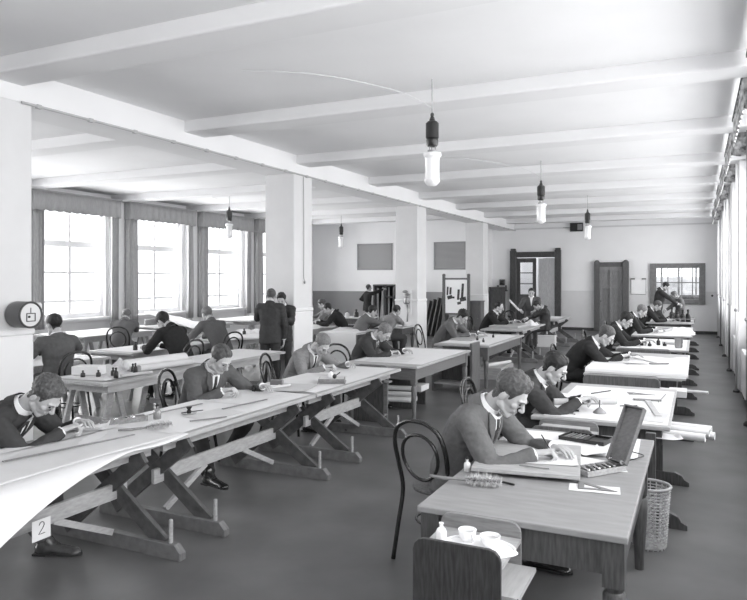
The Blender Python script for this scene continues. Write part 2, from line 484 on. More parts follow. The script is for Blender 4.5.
m = MB(); m.ell((xb - 0.06, YB - 0.02, 1.1), (0.03, 0.03, 0.03)); m.build('door_handle', BRASS, leaf, smooth=True)
# open leaf swung into the room beyond
lf = MB(); Mo = Matrix.Translation((-4.66, YB + 0.12, 0)) @ Matrix.Rotation(R(158), 4, 'Z')
for (a, c, p, q, th) in ((0, .1, 0, 2.58, .04), (.6, .7, 0, 2.58, .04), (.1, .6, 2.44, 2.58, .04), (.1, .6, 0, .22, .04), (.1, .6, 1.0, 1.15, .04), (.32, .38, 0, 2.5, .04), (.1, .6, .2, 2.46, .015)):
    lf.box(a, c, -th / 2, th / 2, p, q, Mo)
lf.build('open_door_leaf', mat('pale door paint', 0.85, 0.5, 0.15, 8, (9, 9, 1)), t)

DOORW = mat('grained door', 0.26, 0.45, 0.2, 9, (9, 9, 1), spec=0.3)
t = thing('door_2', 'x', 'door', (-2.7, YB, 0)); del t['category']; del t['label']; t['kind'] = 'structure'
m = MB(); m.box(-3.28, -3.10, YB - 0.16, YB + 0.02, 0, 2.42); m.box(-2.34, -2.14, YB - 0.16, YB + 0.02, 0, 2.42)
m.box(-3.10, -2.34, YB - 0.08, YB + 0.02, 2.24, 2.40)
for x in (-3.19, -2.24): m.lathe((x, YB - 0.05, 2.42), [(0.07, 0), (0.07, 0.03), (0.02, 0.06)])
m.build('door_frame', MIDW, t, bevel=0.01)
m = MB(); x0, x1 = -3.10, -2.34; ya, yb = YB - 0.085, YB - 0.005
for (a, c, p, q) in ((x0, x0 + .1, 0, 2.24), (x1 - .1, x1, 0, 2.24), (x0 + .1, x1 - .1, 2.1, 2.24), (x0 + .1, x1 - .1, 0, .2), (x0 + .1, x1 - .1, 1.48, 1.58), (-2.76, -2.68, .2, 1.48), (-2.76, -2.68, 1.58, 2.1)): m.box(a, c, ya, yb, p, q)
m.box(x0 + .05, x1 - .05, YB - 0.02, YB, 0.1, 2.2)
m.build('door_leaf', DOORW, t); m = MB(); m.ell((-3.05, YB - 0.08, 1.05), (0.03, 0.03, 0.03)); m.build('door_handle', BRASS, t, smooth=True)

# internal window looking into the next room
m = MB()
FR = mat('grey window frame', 0.2, 0.5, 0.15, 10)
for (a, c, p, q) in ((-1.47, -1.27, .98, 2.34), (0.03, 0.22, .98, 2.34), (-1.27, .03, 2.18, 2.34), (-1.27, .03, .98, 1.14)): m.box(a, c, YB - 0.08, YB + 0.1, p, q)
w = struct(m.build('window_30', FR, bevel=0.01))
m = MB()
for x in (-0.93, -0.50, -0.18): m.box(x, x + .03, YB + 0.04, YB + 0.08, 1.14, 2.18)
m.box(-1.27, .03, YB + 0.03, YB + 0.09, 1.68, 1.71); m.build('glazing_bar', FR, w)
m = MB(); m.box(-1.27, .03, YB + 0.055, YB + 0.062, 1.14, 2.18); m.build('pane', GLASS, w)
# the next room: floor, side walls, a bench line and posts, open to daylight
m = MB(); m.box(-9, 5, YB + 0.25, YB + 9, -0.1, 0.0); struct(m.build('floor.001', mat('next room floor', 0.2, 0.7)))
m = MB(); m.box(-9, -2.0, YB + 2.2, YB + 2.4, 0, 3.2); m.box(-9.2, -9, YB + .25, YB + 2.4, 0, 3.2); m.box(-2.2, -2.0, YB + .25, YB + 9, 0, 3.2); struct(m.build('wall_corridor', mat('corridor wall', 0.8, 0.8)))
m = MB(); m.box(-9, -2.0, YB + .25, YB + .8, 3.2, 3.3); struct(m.build('ceiling.001', CEIL))  # corridor ceiling kept to a strip, shaped to let sky light brighten the leaf
m = MB(); m.box(-9, 5, YB + 9, YB + 9.2, 0, 1.9); struct(m.build('wall_beyond', mat('next room wall', 0.6, 0.8, 0.3, 3)))
for i, x in enumerate((-1.3, -0.7, -0.1, 0.5)):
    m = MB(); m.box(x, x + 0.07, YB + 3.5, YB + 3.57, 0, 3.0)
    tag(m.build('post', FR), 'slim grey post seen through the back wall window, ' + ['leftmost', 'second from left', 'third from left', 'rightmost'][i], 'post', 'posts in the next room')
m = MB(); m.box(-1.9, 0.6, YB + 3.0, YB + 3.4, 1.15, 1.22); m.box(-1.9, -1.8, YB + 3.0, YB + 3.4, 0, 1.15); m.box(0.5, 0.6, YB + 3.0, YB + 3.4, 0, 1.15)
m.box(-1.9, 0.6, YB + 3.3, YB + 3.4, 0.7, 1.15)
tag(m.build('counter', MIDH), 'long grey counter in the next room seen through the framed window', 'counter')

# recessed grey panels high on the back wall
for x0, x1, lab in ((-11.4, -9.97, 'grey louvred vent panel high on the back wall at left, over the man reaching'), (-8.38, -7.20, 'grey louvred vent panel high on the back wall above the framed display board')):
    t = thing('vent_panel', lab, 'vent', (x0, YS, 2.15), 'grey vent panels on the back wall')
    m = MB(); m.box(x0, x1, YS - 0.03, YS + 0.01, 2.14, 2.19); m.box(x0, x1, YS - 0.03, YS + 0.01, 3.06, 3.11)
    m.box(x0, x0 + .05, YS - 0.03, YS + 0.01, 2.14, 3.11); m.box(x1 - .05, x1, YS - 0.03, YS + 0.01, 2.14, 3.11); m.build('frame', WAINS_L, t)
    m = MB()
    for k in range(22): m.cbox(((x0 + x1) / 2, YS - 0.008, 2.2 + k * 0.04), (x1 - x0 - 0.1, 0.01, 0.036), rx=R(25))
    m.build('louvres', mat('vent grey', 0.40, 0.6), t)
# notice with clips
t = thing('notice_sheet', 'white paper notice hung from clips between the closed door and framed window', 'notice', (-1.84, YB - 0.03, 1.3))
m = MB(); m.sheet(lambda u, v: Vector((-2.07 + .46 * u, YB - 0.03 - 0.01 * math.sin(v * 3), 1.30 + .5 * v)), 4, 6, 0.003, (0, -1, 0)); m.build('sheet', mat('bright card', .92), t)
m = MB(); m.box(-2.08, -1.60, YB - .028, YB - .02, 1.285, 1.30); m.box(-2.08, -2.068, YB - .028, YB - .02, 1.30, 1.80); m.box(-1.612, -1.60, YB - .028, YB - .02, 1.30, 1.80); m.build('border', GREYM, t)
m = MB(); m.box(-2.09, -1.95, YB - .05, YB - .02, 1.80, 1.84); m.box(-1.73, -1.59, YB - .05, YB - .02, 1.80, 1.84); m.build('clip', IRON, t)
# loudspeaker / fuse box near ceiling
t = thing('wall_box', 'small dark rectangular box mounted on the back wall near the ceiling lamp', 'box', (-3.87, YB - 0.05, 3.5))
m = MB(); m.box(-4.10, -3.66, YB - 0.14, YB, 3.50, 3.80); m.build('case', BLACK, t, bevel=0.01)
m = MB(); m.box(-3.84, -3.68, YB - 0.15, YB - 0.13, 3.55, 3.75); m.build('cover', GREYM, t); m = MB(); m.tube([(-4.1, YB - .04, 3.65), (-4.35, YB - .04, 3.65)], .02); m.build('cable', CORD, t)
# wall telephone
t = thing('wall_telephone', 'small dark wall telephone on a bracket left of the double door frame', 'telephone', (-6.55, YB - 0.1, 1.4))
m = MB(); m.box(-6.64, -6.46, YB - 0.16, YB, 1.58, 1.80); m.build('case', IRON, t, bevel=0.01)
m = MB(); m.lathe((-6.55, YB - 0.16, 1.69), [(0.05, 0), (0.06, 0.03), (0.03, 0.05)], axis=(0, -1, 0)); m.build('dial', BLACK, t)
m = MB(); m.box(-6.74, -6.36, YB - 0.2, YB, 1.36, 1.40); m.box(-6.72, -6.70, YB - .18, YB, 1.4, 1.58); m.box(-6.42, -6.40, YB - .18, YB, 1.4, 1.58); m.build('bracket', IRON, t)
m = MB(); m.lathe((0.42, YB - 0.01, 1.27), [(0.035, 0), (0.035, 0.03), (0.012, 0.05)], axis=(0, -1, 0)); tag(m.build('switch', IRON), 'small round dark switch on the back wall right of the framed window', 'switch')

# round instrument on near column
t = thing('wall_clock', 'round drum shaped recording clock with dial on the near left column', 'clock', (-6.08, 4.55, 1.30))
m = MB(); m.lathe((-6.09, 4.55, 1.49), [(0.125, 0), (0.13, 0.02), (0.13, 0.19), (0.118, 0.21)], 32, (1, 0, 0)); m.build('drum', mat('drum metal', 0.14, 0.35, metal=0.3), t, smooth='auto')
m = MB(); m.tube([(-5.88, 4.55 + .122 * math.cos(a * math.pi / 16), 1.49 + .122 * math.sin(a * math.pi / 16)) for a in range(32)], .011, closed=True); m.build('rim', IRON, t, smooth=True)
m = MB(); m.lathe((-5.885, 4.55, 1.49), [(0.115, 0), (0.115, 0.006)], 32, (1, 0, 0)); m.build('dial', PAPER, t)
m = MB(); x = -5.876
for (a, c, p, q) in ((4.50, 4.60, 1.50, 1.508), (4.50, 4.508, 1.43, 1.50), (4.592, 4.60, 1.43, 1.50), (4.50, 4.60, 1.425, 1.433), (4.545, 4.551, 1.51, 1.56)): m.box(x, x + .004, a, c, p, q)
m.lathe((x, 4.53, 1.472), [(0.012, 0), (0.012, 0.006)], 12, (1, 0, 0)); m.build('dial_plate', INK, t)
m = MB(); m.box(-6.11, -6.02, 4.73, 4.80, 1.50, 1.52); m.lathe((-6.05, 4.77, 1.53), [(.03, 0), (.035, .05), (.02, .07)], 12); tag(m.build('bracket_cup', WINWHITE), 'tiny white bracket cup on the edge of the near column', 'bracket')
# cord on second column
m = MB(); m.tube(spline([(-6.09, 9.98, 3.58), (-6.08, 9.98, 2.6), (-6.085, 9.98, 1.95), (-6.07, 9.96, 1.86), (-6.08, 10.0, 1.80)], 5), .007); m.ell((-6.07, 9.99, 1.78), (.02, .02, .03))
tag(m.build('pull_cord', CORD), 'thin hanging cord down the face of the second column', 'cord')
# fixtures on third column near face
t = thing('intercom', 'metal bell and telephone bracket fixed to the third column', 'telephone', (-6.35, 15.22, 0.95))
m = MB(); m.box(-6.45, -6.25, 15.18, 15.24, .95, 1.56); m.build('backboard', WAINS, t)
m = MB(); m.ell((-6.38, 15.14, 1.52), (.07, .05, .035)); m.ell((-6.32, 15.14, 1.45), (.07, .05, .03)); m.build('bell', GREYM, t, smooth=True)
m = MB(); m.lathe((-6.35, 15.16, 1.22), [(.06, 0), (.08, .04), (.05, .12), (.07, .18)], 14); m.build('mouthpiece', GREYM, t, smooth=True)
m = MB(); m.tube([(-6.33, 15.15, 1.2), (-6.3, 15.12, 1.05), (-6.32, 15.14, .9), (-6.33, 15.16, .8)], .02); m.build('receiver', GREYM, t, smooth=True)

# ------------------------------------------------------------------ pendant arc lamps
def pendant():
    t = thing('pendant_lamp', 'x', 'ceiling lamp', (0, 0, 0), 'pendant arc lamps')
    m = MB(); m.tube([(0, 0, 3.48), (0, 0, 3.93)], .008); m.build('cord', CORD, t)
    m = MB(); m.lathe((0, 0, 3.22), [(.05, 0), (.062, .02), (.062, .07), (.055, .075), (.068, .09), (.068, .24), (.05, .26), (.03, .27), (.02, .31)], 20); m.build('ballast', BLACK, t, smooth='auto')
    m = MB(); m.lathe((0, 0, 3.48), [(.022, 0), (.03, .02), (.018, .05)]); m.ell((0, 0, 3.55), (.02, .02, .025)); m.build('insulator', IRON, t)
    m = MB()
    for a in range(3): m.tube([(.035 * math.cos(a * 2.1), .035 * math.sin(a * 2.1), 3.08), (.035 * math.cos(a * 2.1), .035 * math.sin(a * 2.1), 3.23)], .006)
    m.lathe((0, 0, 3.16), [(.05, 0), (.05, .02)], 16); m.build('hanger', GREYM, t)
    m = MB(); m.lathe((0, 0, 2.80), [(.012, 0), (.045, .012), (.080, .05), (.084, .07), (.074, .075), (.074, .29), (.082, .305), (.095, .315), (.095, .35), (.05, .36)], 24); m.build('globe', OPAL, t, smooth='auto')
    return t


pl = pendant(); first = True
for x, y, lab in ((-2.5, 6.66, 'opal pendant arc lamp with black ballast, nearest and largest'), (-2.5, 12.1, 'opal pendant arc lamp hanging in the middle of the right aisle, second in its row'), (-2.5, 17.7, 'opal pendant arc lamp farthest back, beside the dark wall box'),
                  (-10.2, 13.3, 'opal pendant arc lamp hanging before the third left window'), (-10.2, 19.0, 'opal pendant arc lamp before the back wall, just right of the second column')):
    if first: pl.location = (x, y, 0); pl['label'] = lab; first = False
    else: dup(pl, (x, y, 0), label=lab)
for x, y in ((-2.5, 6.66), (-2.5, 12.1), (-10.2, 13.3)):
    m = MB(); m.tube(spline([(x - 1.6, y - 1.1, 3.92), (x - .9, y - .75, 3.88), (x - .3, y - .2, 3.78), (x, y, 3.62)], 6), .005)
    tag(m.build('lamp_cable', CORDL), 'thin cable looping across the ceiling to the %s' % {6.66: 'nearest pendant lamp', 12.1: 'second pendant lamp of the right aisle', 13.3: 'pendant lamp by the left windows'}[y], 'cable')

# ------------------------------------------------------------------ people
TS = bpy.data.scenes.new('workbench')


def remesh(bm, voxel, smooth=4, fac=0.5):
    bmesh.ops.recalc_face_normals(bm, faces=bm.faces)
    me = bpy.data.meshes.new('tmp'); bm.to_mesh(me); bm.free()
    o = bpy.data.objects.new('tmp', me); TS.collection.objects.link(o)
    r = o.modifiers.new('r', 'REMESH'); r.mode = 'VOXEL'; r.voxel_size = voxel
    if smooth:
        s = o.modifiers.new('s', 'SMOOTH'); s.iterations = smooth; s.factor = fac
    vl = TS.view_layers[0]; vl.update(); dg = vl.depsgraph
    out = bpy.data.meshes.new_from_object(o.evaluated_get(dg))
    bpy.data.objects.remove(o); bpy.data.meshes.remove(me)
    return out


def capsule(m, a, b, ra, rb, flat=None, n=14):
    """tapered limb segment with round ends; flat = (axis vector, factor) squashes along that axis"""
    a, b = Vector(a), Vector(b); d = (b - a).normalized()
    x = Vector(flat[0]) if flat else d.orthogonal()
    x = (x - d * x.dot(d)).normalized(); y = d.cross(x); f = flat[1] if flat else 1.0
    rings = []
    for k in (80, 50, 22): t = R(k); rings.append((a - d * ra * math.sin(t), ra * math.cos(t)))
    rings += [(a, ra), ((a + b) / 2, (ra + rb) / 2), (b, rb)]
    for k in (22, 50, 80): t = R(k); rings.append((b + d * rb * math.sin(t), rb * math.cos(t)))
    m.skin_rings([m.ring(c, x, y, r * f, r, n) for c, r in rings])


def eyepit(p, c, r, depth):
    d = (p - c).length
    return depth * math.exp(-(d / r) ** 2)


def head_template():
    m = MB()
    m.ell((0, -.012, .035), (.073, .093, .078)); m.ell((0, .022, .005), (.066, .068, .09)); m.ell((0, .03, -.045), (.054, .054, .065))
    m.ell((0, .058, -.092), (.028, .026, .022)); capsule(m, (-.048, .005, -.062), (-.016, .066, -.098), .022, .016); capsule(m, (.048, .005, -.062), (.016, .066, -.098), .022, .016)
    for s in (-1, 1):
        m.ell((s * .036, .062, -.022), (.024, .022, .022))
        capsule(m, (s * .012, .092, .018), (s * .046, .076, .020), .009, .007)
        m.ell((s * .029, .074, .002), (.0135, .0135, .0115))
        M = Matrix.Translation((s * .078, -.008, -.012)) @ Matrix.Rotation(R(18) * s, 4, 'Z') @ Matrix.Rotation(R(-12), 4, 'X')
        m.ell((0, 0, 0), (.007, .019, .031), M); m.ell((-s * .004, .008, -.008), (.009, .012, .02), M)
    capsule(m, (0, .086, .012), (0, .112, -.026), .008, .0125); m.ell((0, .108, -.030), (.016, .012, .010))
    m.ell((.011, .098, -.032), (.008, .010, .007)); m.ell((-.011, .098, -.032), (.008, .010, .007))
    capsule(m, (-.018, .083, -.056), (0, .091, -.055), .005, .0068); capsule(m, (.018, .083, -.056), (0, .091, -.055), .005, .0068)
    capsule(m, (-.015, .082, -.066), (0, .089, -.067), .0055, .0075); capsule(m, (.015, .082, -.066), (0, .089, -.067), .0055, .0075)
    capsule(m, (0, -.02, -.04), (0, -.028, -.075), .050, .050)
    me = remesh(m.bm, .0042, 3)
    for v in me.vertices:
        p = v.co
        for s in (-1, 1):
            c = Vector((s * .031, .092, .004))
            d = (p - c).length
            if d < .03: p.y -= .007 * math.exp(-(d / .013) ** 2) * (1 if abs(p.z - .004) > .004 else .6)
        if abs(p.z + .061) < .0035 and p.y > .07 and abs(p.x) < .022: p.y -= .0025
    return me


def seg(poly, y):
    for (a, za), (c, zc) in zip(poly, poly[1:]):
        if a <= y <= c: return za + (zc - za) * (y - a) / (c - a)
    return poly[0][1] if y < poly[0][0] else poly[-1][1]


HL = {'part': [(-.12, -.085), (-.05, -.082), (-.026, -.04), (-.018, .012), (.014, .014), (.022, -.012), (.034, .0), (.045, .035), (.06, .066), (.12, .078)],
      'bald': [(-.12, -.085), (-.05, -.082), (-.026, -.04), (-.018, .012), (.014, .014), (.022, .0), (.03, .035), (.045, .09), (.12, .12)]}
HL['curly'] = HL['part']; HL['thin'] = HL['part']; HL['short'] = HL['part']


def hair_mesh(hm, style, seed):
    bm = bmesh.new(); bm.from_mesh(hm)
    line = HL[style]; th = {'part': .014, 'curly': .024, 'thin': .008, 'short': .011, 'bald': .007}[style]
    sc = {}
    for v in bm.verts:
        p = v.co; z = seg(line, p.y) + .004 * noise.noise(p * 60 + Vector((seed, 0, 0)))
        sc[v] = (p.z - z) if not (abs(p.x) > .082) else -1
        if p.z < -.09 or (p.y > .085 and p.z < .06): sc[v] = -1
    dead = [v for v in bm.verts if sc[v] < -.004]
    keep = {v: sc[v] for v in bm.verts if sc[v] >= -.004}
    bmesh.ops.delete(bm, geom=dead, context='VERTS')
    bm.normal_update()
    for v in bm.verts:
        s = max(0, min(1, (keep.get(v, 0.0) + .002) / .028)); p = v.co.copy()
        up = max(0, p.z) / .11
        t = th * (.35 + .65 * up) * math.sqrt(s)
        if style in ('part', 'thin'):
            q = Vector((p.x * 90, p.y * 22, p.z * 30)); n = noise.noise(q + Vector((seed, 1, 2)))
            if abs(p.x - .025) < .004 and p.z > .06: t *= .55
            t += .0035 * n * s
            if p.x < .02 and p.y > .03: t += .006 * s * up
        elif style == 'curly':
            t += .007 * noise.noise(p * 55 + Vector((seed, 0, 0))) * s + .004 * noise.noise(p * 110) * s
            if p.y > .03: t += .008 * s * up
        else: t += .002 * noise.noise(p * 80) * s
        n = v.normal if v.normal.length > 0 else p.normalized()
        v.co = p + (p - Vector((0, -.01, .0))).normalized() * (t - .0012)
    me = bpy.data.meshes.new('hair'); bm.to_mesh(me); bm.free()
    return me


def hand_template(pose, side, voxel=.0042):
    """wrist at origin, fingers along +Y, back of the hand +Z, thumb on the -X side for a right hand"""
    m = MB(); s = 1 if side == 'R' else -1
    m.ell((0, .035, 0), (.034, .048, .015)); m.ell((s * -.002, .062, -.001), (.037, .026, .0135)); capsule(m, (0, -.03, 0), (0, .02, 0), .023, .026, ((0, 0, 1), .72))
    m.ell((-s * .022, .03, -.008), (.016, .03, .015))
    L = [(.040, .024, .020), (.044, .028, .021), (.041, .026, .021), (.032, .020, .018)]
    X = [-.027, -.009, .010, .027]; Y = [.078, .083, .079, .070]
    curls = {'write': [(50, 45, 25), (58, 55, 30), (65, 65, 35), (70, 70, 35)], 'rest': [(12, 22, 14), (14, 26, 16), (17, 28, 18), (20, 30, 18)], 'grip': [(70, 75, 40)] * 4}[pose]
    for i in range(4):
        p = Vector((s * X[i], Y[i], 0)); a = 0; sp = R((-6, -1, 4, 9)[i]) * s; r = (.0088, .0092, .0088, .0078)[i]
        m.ell(p, (.010, .011, .0105))
        for k in range(3):
            a += R(curls[i][k]); d = Vector((math.sin(sp) * math.cos(a), math.cos(sp) * math.cos(a), -math.sin(a)))
            q = p + d * L[i][k]; capsule(m, p, q, r, r * .9, n=10); p = q; r *= .93
    # thumb leaves the side of the palm near its base
    if pose == 'rest': tp = [(-s * .026, .022, -.006), (-s * .050, .046, -.010), (-s * .060, .074, -.012), (-s * .058, .096, -.014)]
    else: tp = [(-s * .026, .022, -.008), (-s * .046, .046, -.020), (-s * .044, .074, -.032), (-s * .030, .094, -.040)]
    for k, (a, b) in enumerate(zip(tp, tp[1:])): capsule(m, a, b, .0125 - k * .0015, .011 - k * .0015, n=10)
    return remesh(m.bm, voxel, 2)


HEAD = head_template()
HANDS = {(p, s): hand_template(p, s) for p in ('write', 'rest', 'grip') for s in 'RL'}


def shoe_template():
    m = MB()
    m.ell((0, .0, .045), (.036, .045, .04)); capsule(m, (0, -.03, .035), (0, .06, .045), .034, .034); capsule(m, (0, .06, .04), (.004, .17, .026), .036, .032, ((0, 0, 1), .8)); m.ell((.003, .175, .024), (.040, .045, .022))
    capsule(m, (0, -.005, .05), (0, -.01, .115), .038, .040); capsule(m, (0, .05, .05), (0, .01, .09), .03, .034)
    up = remesh(m.bm, .006, 3)
    for v in up.vertices: v.co.z = max(v.co.z, .014)
    m = MB(); pts = []
    for i in range(24):
        a = 2 * math.pi * i / 24; y = .078 + .145 * math.sin(a); w = .034 + .010 * max(0, math.sin(a)) - (.006 if -.5 < math.sin(a) < .2 else 0)
        pts.append((w * math.cos(a) * (1 if abs(math.sin(a)) < .98 else .8), y))
    m.prism(pts, Matrix.Translation((0, 0, .006)), .012); m.prism([(-.03, -.066), (.03, -.066), (.032, .01), (-.032, .01)], Matrix.Translation((0, 0, 0)), .012)
    so = m.mesh('sole')
    m = MB()
    for k in range(4): m.tube([(-.018, .045 + k * .016, .088 - k * .010), (0, .049 + k * .016, .093 - k * .010), (.018, .045 + k * .016, .088 - k * .010)], .0022, 5)
    return up, so, m.mesh('laces')


SHOE = shoe_template()


def ik(s, h, a, b, pole):
    d = h - s; L = min(d.length, (a + b) * .998); d.normalize()
    h = s + d * L; x = (a * a - b * b + L * L) / (2 * L); y = math.sqrt(max(a * a - x * x, 0))
    p = Vector(pole); p = (p - d * p.dot(d)).normalized()
    return s + d * x + p * y, h


def bez(p0, p1, p2, p3, t):
    u = 1 - t
    return p0 * u ** 3 + p1 * 3 * u * u * t + p2 * 3 * u * t * t + p3 * t ** 3


NP = 0


def person(label, head, yaw, suit='mid', trous=None, hair='dark', style='part', pitch=45, turn=0, S=1.06, mode='sit', hands=None, pelvis=None,
           vox=.014, feet=None, group=None, tie=True, shoe=LEATHER, poses=('write', 'rest'), knees=None, roll=0, apron=False):
    """head = centre of the head (world); yaw = compass of the chest in degrees, 0 = +X; hands: world points of right / left wrist"""
    global NP; NP += 1; seed = NP * 3.7
    H = Vector(head); f = Vector((math.cos(R(yaw)), math.sin(R(yaw)), 0)); l = Vector((-f.y, f.x, 0)); up = Vector((0, 0, 1))
    pitch = pitch * .82 if mode == 'sit' else pitch
    N = H - f * (.04 + .155 * math.sin(R(pitch))) * S - up * (.150 - .10 * math.sin(R(pitch))) * S
    L = (.48 if mode == 'sit' else .53) * S
    if pelvis is not None: P0 = Vector(pelvis)
    elif mode == 'sit':
        z0 = .57; dz = N.z - z0; ho = math.sqrt(max(L * L - dz * dz, .0009)) if dz < L else .03
        P0 = Vector((N.x, N.y, 0)) - f * ho; P0.z = z0 if dz < L else N.z - L
    else:
        z0 = max(N.z - L, .80 * S); dz = N.z - z0; ho = math.sqrt(max(L * L - dz * dz, .0004))
        P0 = Vector((N.x, N.y, 0)) - f * ho; P0.z = z0
    ch = (N - P0).normalized()
    c1 = P0 + (up * .8 + ch * .2).normalized() * .17 * S - f * .02; c2 = N - (ch * .6 + f * .25 + up * .3).normalized() * .17 * S
    if mode != 'sit': c1 = P0 + ch * .17 * S; c2 = N - ch * .17 * S
    sp = lambda t: bez(P0, c1, c2, N, t)
    def frame(t):
        d = (sp(min(t + .02, 1)) - sp(max(t - .02, 0))).normalized(); fr = l.cross(d).normalized()
        if fr.dot(f) < 0 and abs(fr.dot(f)) > .2: fr = -fr
        if fr.z < 0 and fr.dot(f) < 0: fr = -fr
        return d, fr
    prof = [(0, .158, .118), (.12, .160, .120), (.3, .150, .112), (.5, .164, .118), (.7, .180, .122), (.84, .168, .108), (.94, .112, .082), (1, .062, .062)]
    root = thing('person', label, 'person', (P0.x, P0.y, 0), group)
    og = Vector((P0.x, P0.y, 0))
    # ---- limbs
    d8, f8 = frame(.84); sh = sp(.87)
    Sh = {'R': sh - l * .178 * S + f8 * .01, 'L': sh + l * .178 * S + f8 * .01}
    hp = {'R': P0 - l * .088 * S, 'L': P0 + l * .088 * S}
    ua, fa, th, sn = .295 * S, .262 * S, .43 * S, .42 * S
    if hands is None:
        hands = [H + f * .16 - l * .08, H + f * .22 + l * .12]
        for h in hands: h.z = .80
    El, Ha = {}, {}
    for i, k in enumerate('RL'):
        sd = -1 if k == 'R' else 1
        El[k], Ha[k] = ik(Sh[k], Vector(hands[i]), ua, fa, l * sd * .75 - up * .8 - f * .25)
    Kn, An = {}, {}
    for i, k in enumerate('RL'):
        sd = -1 if k == 'R' else 1
        if mode == 'sit':
            kn = (Vector(knees[i]) if knees else hp[k] + f * .41 * S + l * sd * .07 + up * (.50 - hp[k].z + .02))
            d = kn - hp[k]; kn = hp[k] + d.normalized() * th
            ft = Vector(feet[i]) if feet else kn + f * (-.10 if i == 0 else .06); ft.z = .10
            An[k] = kn + (ft - kn).normalized() * sn; An[k].z = max(An[k].z, .10)
            if feet: kn, An[k] = ik(hp[k], Vector((ft.x, ft.y, .10)), th, sn, kn - (hp[k] + ft) / 2)
            Kn[k] = kn
        else:
            ft = Vector(feet[i]) if feet else P0 + l * sd * .11 + f * (.05 if i else -.05); ft.z = .10
            Kn[k], An[k] = ik(hp[k], ft, th, sn, f)
    # ---- head matrix
    fy = Matrix.Rotation(R(turn), 3, 'Z') @ f; ly = Vector((-fy.y, fy.x, 0))
    F2 = (fy * math.cos(R(pitch)) - up * math.sin(R(pitch))).normalized(); U2 = (up * math.cos(R(pitch)) + fy * math.sin(R(pitch))).normalized()
    X2 = -ly
    if roll: Q = Matrix.Rotation(R(roll), 3, F2); U2 = Q @ U2; X2 = Q @ X2
    MH = Matrix((X2, F2, U2)).transposed().to_4x4(); MH = Matrix.Translation(H) @ MH @ Matrix.Scale(S * 1.03, 4)
    # ---- body: one continuous skin surface
    bm = MB()
    rings = []
    for t, w, dd in prof:
        d, fr = frame(t); rings.append(bm.ring(sp(t), l, fr, w * .86 * S, dd * .84 * S, 18))
    bm.skin_rings(rings)
    hb = MH @ Vector((0, -.035, -.07)); capsule(bm, N - frame(1)[0] * .05, hb, .058 * S, .052 * S)
    for k in 'RL':
        capsule(bm, Sh[k] - (Sh[k] - sh) * .2, El[k], .046, .040); capsule(bm, El[k], Ha[k], .038, .024)
        capsule(bm, hp[k], Kn[k], .075, .052); capsule(bm, Kn[k], An[k], .050, .036)
    me = remesh(bm.bm, max(vox, .013), 3)
    bb = bmesh.new(); bb.from_mesh(me)
    hm = HEAD.copy(); hm.transform(MH); bb.from_mesh(hm)
    HM = {}
    for i, k in enumerate('RL'):
        d = (Ha[k] - El[k]).normalized(); dn = Vector((d.x, d.y, d.z * .35)).normalized()
        hu = (up - dn * up.dot(dn)).normalized()
        if mode != 'sit' and abs(d.z) > .8:
            sd = -1 if k == 'R' else 1; dn = d; hu = l * sd; hu = (hu - dn * hu.dot(dn)).normalized()
        hx = dn.cross(hu)
        M = Matrix((hx, dn, hu)).transposed().to_4x4(); M = Matrix.Translation(Ha[k]) @ M @ Matrix.Scale(S, 4); HM[k] = M
        q = HANDS[(poses[i], k)].copy(); q.transform(M); bb.from_mesh(q)
    out = bpy.data.meshes.new('body'); bb.to_mesh(out); bb.free()
    link_mesh('body', out, SKIN, root, og, smooth=True)
    # eyes and brows
    m = MB()
    for s in (-1, 1): m = MB(); m.ell((s * .030, .0825, .001), (.010, .008, .0052), MH, 10, 6); m.build('eye', EYE, root, og, smooth=True)
    m = MB()
    for s in (-1, 1): m = MB(); m.tube([MH @ Vector(p) for p in ((s * .013, .1, .020), (s * .030, .096, .025), (s * .047, .081, .020))], [.002, .0035, .0015], 6); m.build('eyebrow', HAIR[hair], root, og, smooth=True)
    m = MB(); m.tube([MH @ Vector(p) for p in ((-.021, .084, -.061), (0, .0945, -.061), (.021, .084, -.061))], [.001, .0026, .001], 6)
    m.build('mouth', LIP, root, og, smooth=True)
    hm = hair_mesh(HEAD, style, seed); hm.transform(MH); link_mesh('hair', hm, HAIR[hair], root, og, smooth=True)
    # ---- jacket
    m = MB(); rings = []
    g = 1.0 * S
    prof2 = [(.0, .182, .140), (.12, .180, .138), (.3, .166, .126), (.5, .178, .130), (.7, .196, .134), (.84, .186, .120), (.93, .130, .094), (.985, .078, .080)]
    if mode == 'sit':
        d, fr = frame(0); rings.append(m.ring(P0 - up * .07, l, f, .186 * g, .150 * g, 20))
    else:
        d, fr = frame(0); rings.append(m.ring(P0 - d * .14 * S, l, fr, .192 * g, .145 * g, 20))
    for t, w, dd in prof2:
        d, fr = frame(t); rings.append(m.ring(sp(t), l, fr, w * g, dd * g, 20))
    m.skin_rings(rings)
    for k in 'RL':
        sd = -1 if k == 'R' else 1
        capsule(m, sh + l * sd * .09 * S, Sh[k], .080 * g, .074 * g)
        capsule(m, Sh[k], El[k], .072 * g, .058 * g); e = El[k] + (Ha[k] - El[k]) * .90
        capsule(m, El[k], El[k] + (e - El[k]) * .55, .058 * g, .050 * g); m.lathe(El[k], [(.05 * g, 0), (.052 * g, .02), (.040 * g, (e - El[k]).length - .01), (.038 * g, (e - El[k]).length + .01)], 16, (e - El[k]))
    jm = remesh(m.bm, vox, 3)
    for v, vn in zip(jm.vertices, [q.normal.copy() for q in jm.vertices]):
        p = v.co; amp = .006
        for k in 'RL':
            de = (p - El[k]).length
            if de < .16: amp += .010 * (1 - de / .16)
        w = noise.noise(Vector((p.x * 9, p.y * 9, p.z * 16)) + Vector((seed, 0, 0))); w2 = abs(noise.noise(Vector((p.x * 17, p.y * 17, p.z * 30)) + Vector((seed, 5, 0))))
        v.co = p + vn * (amp * w - amp * 1.3 * w2 + .003)
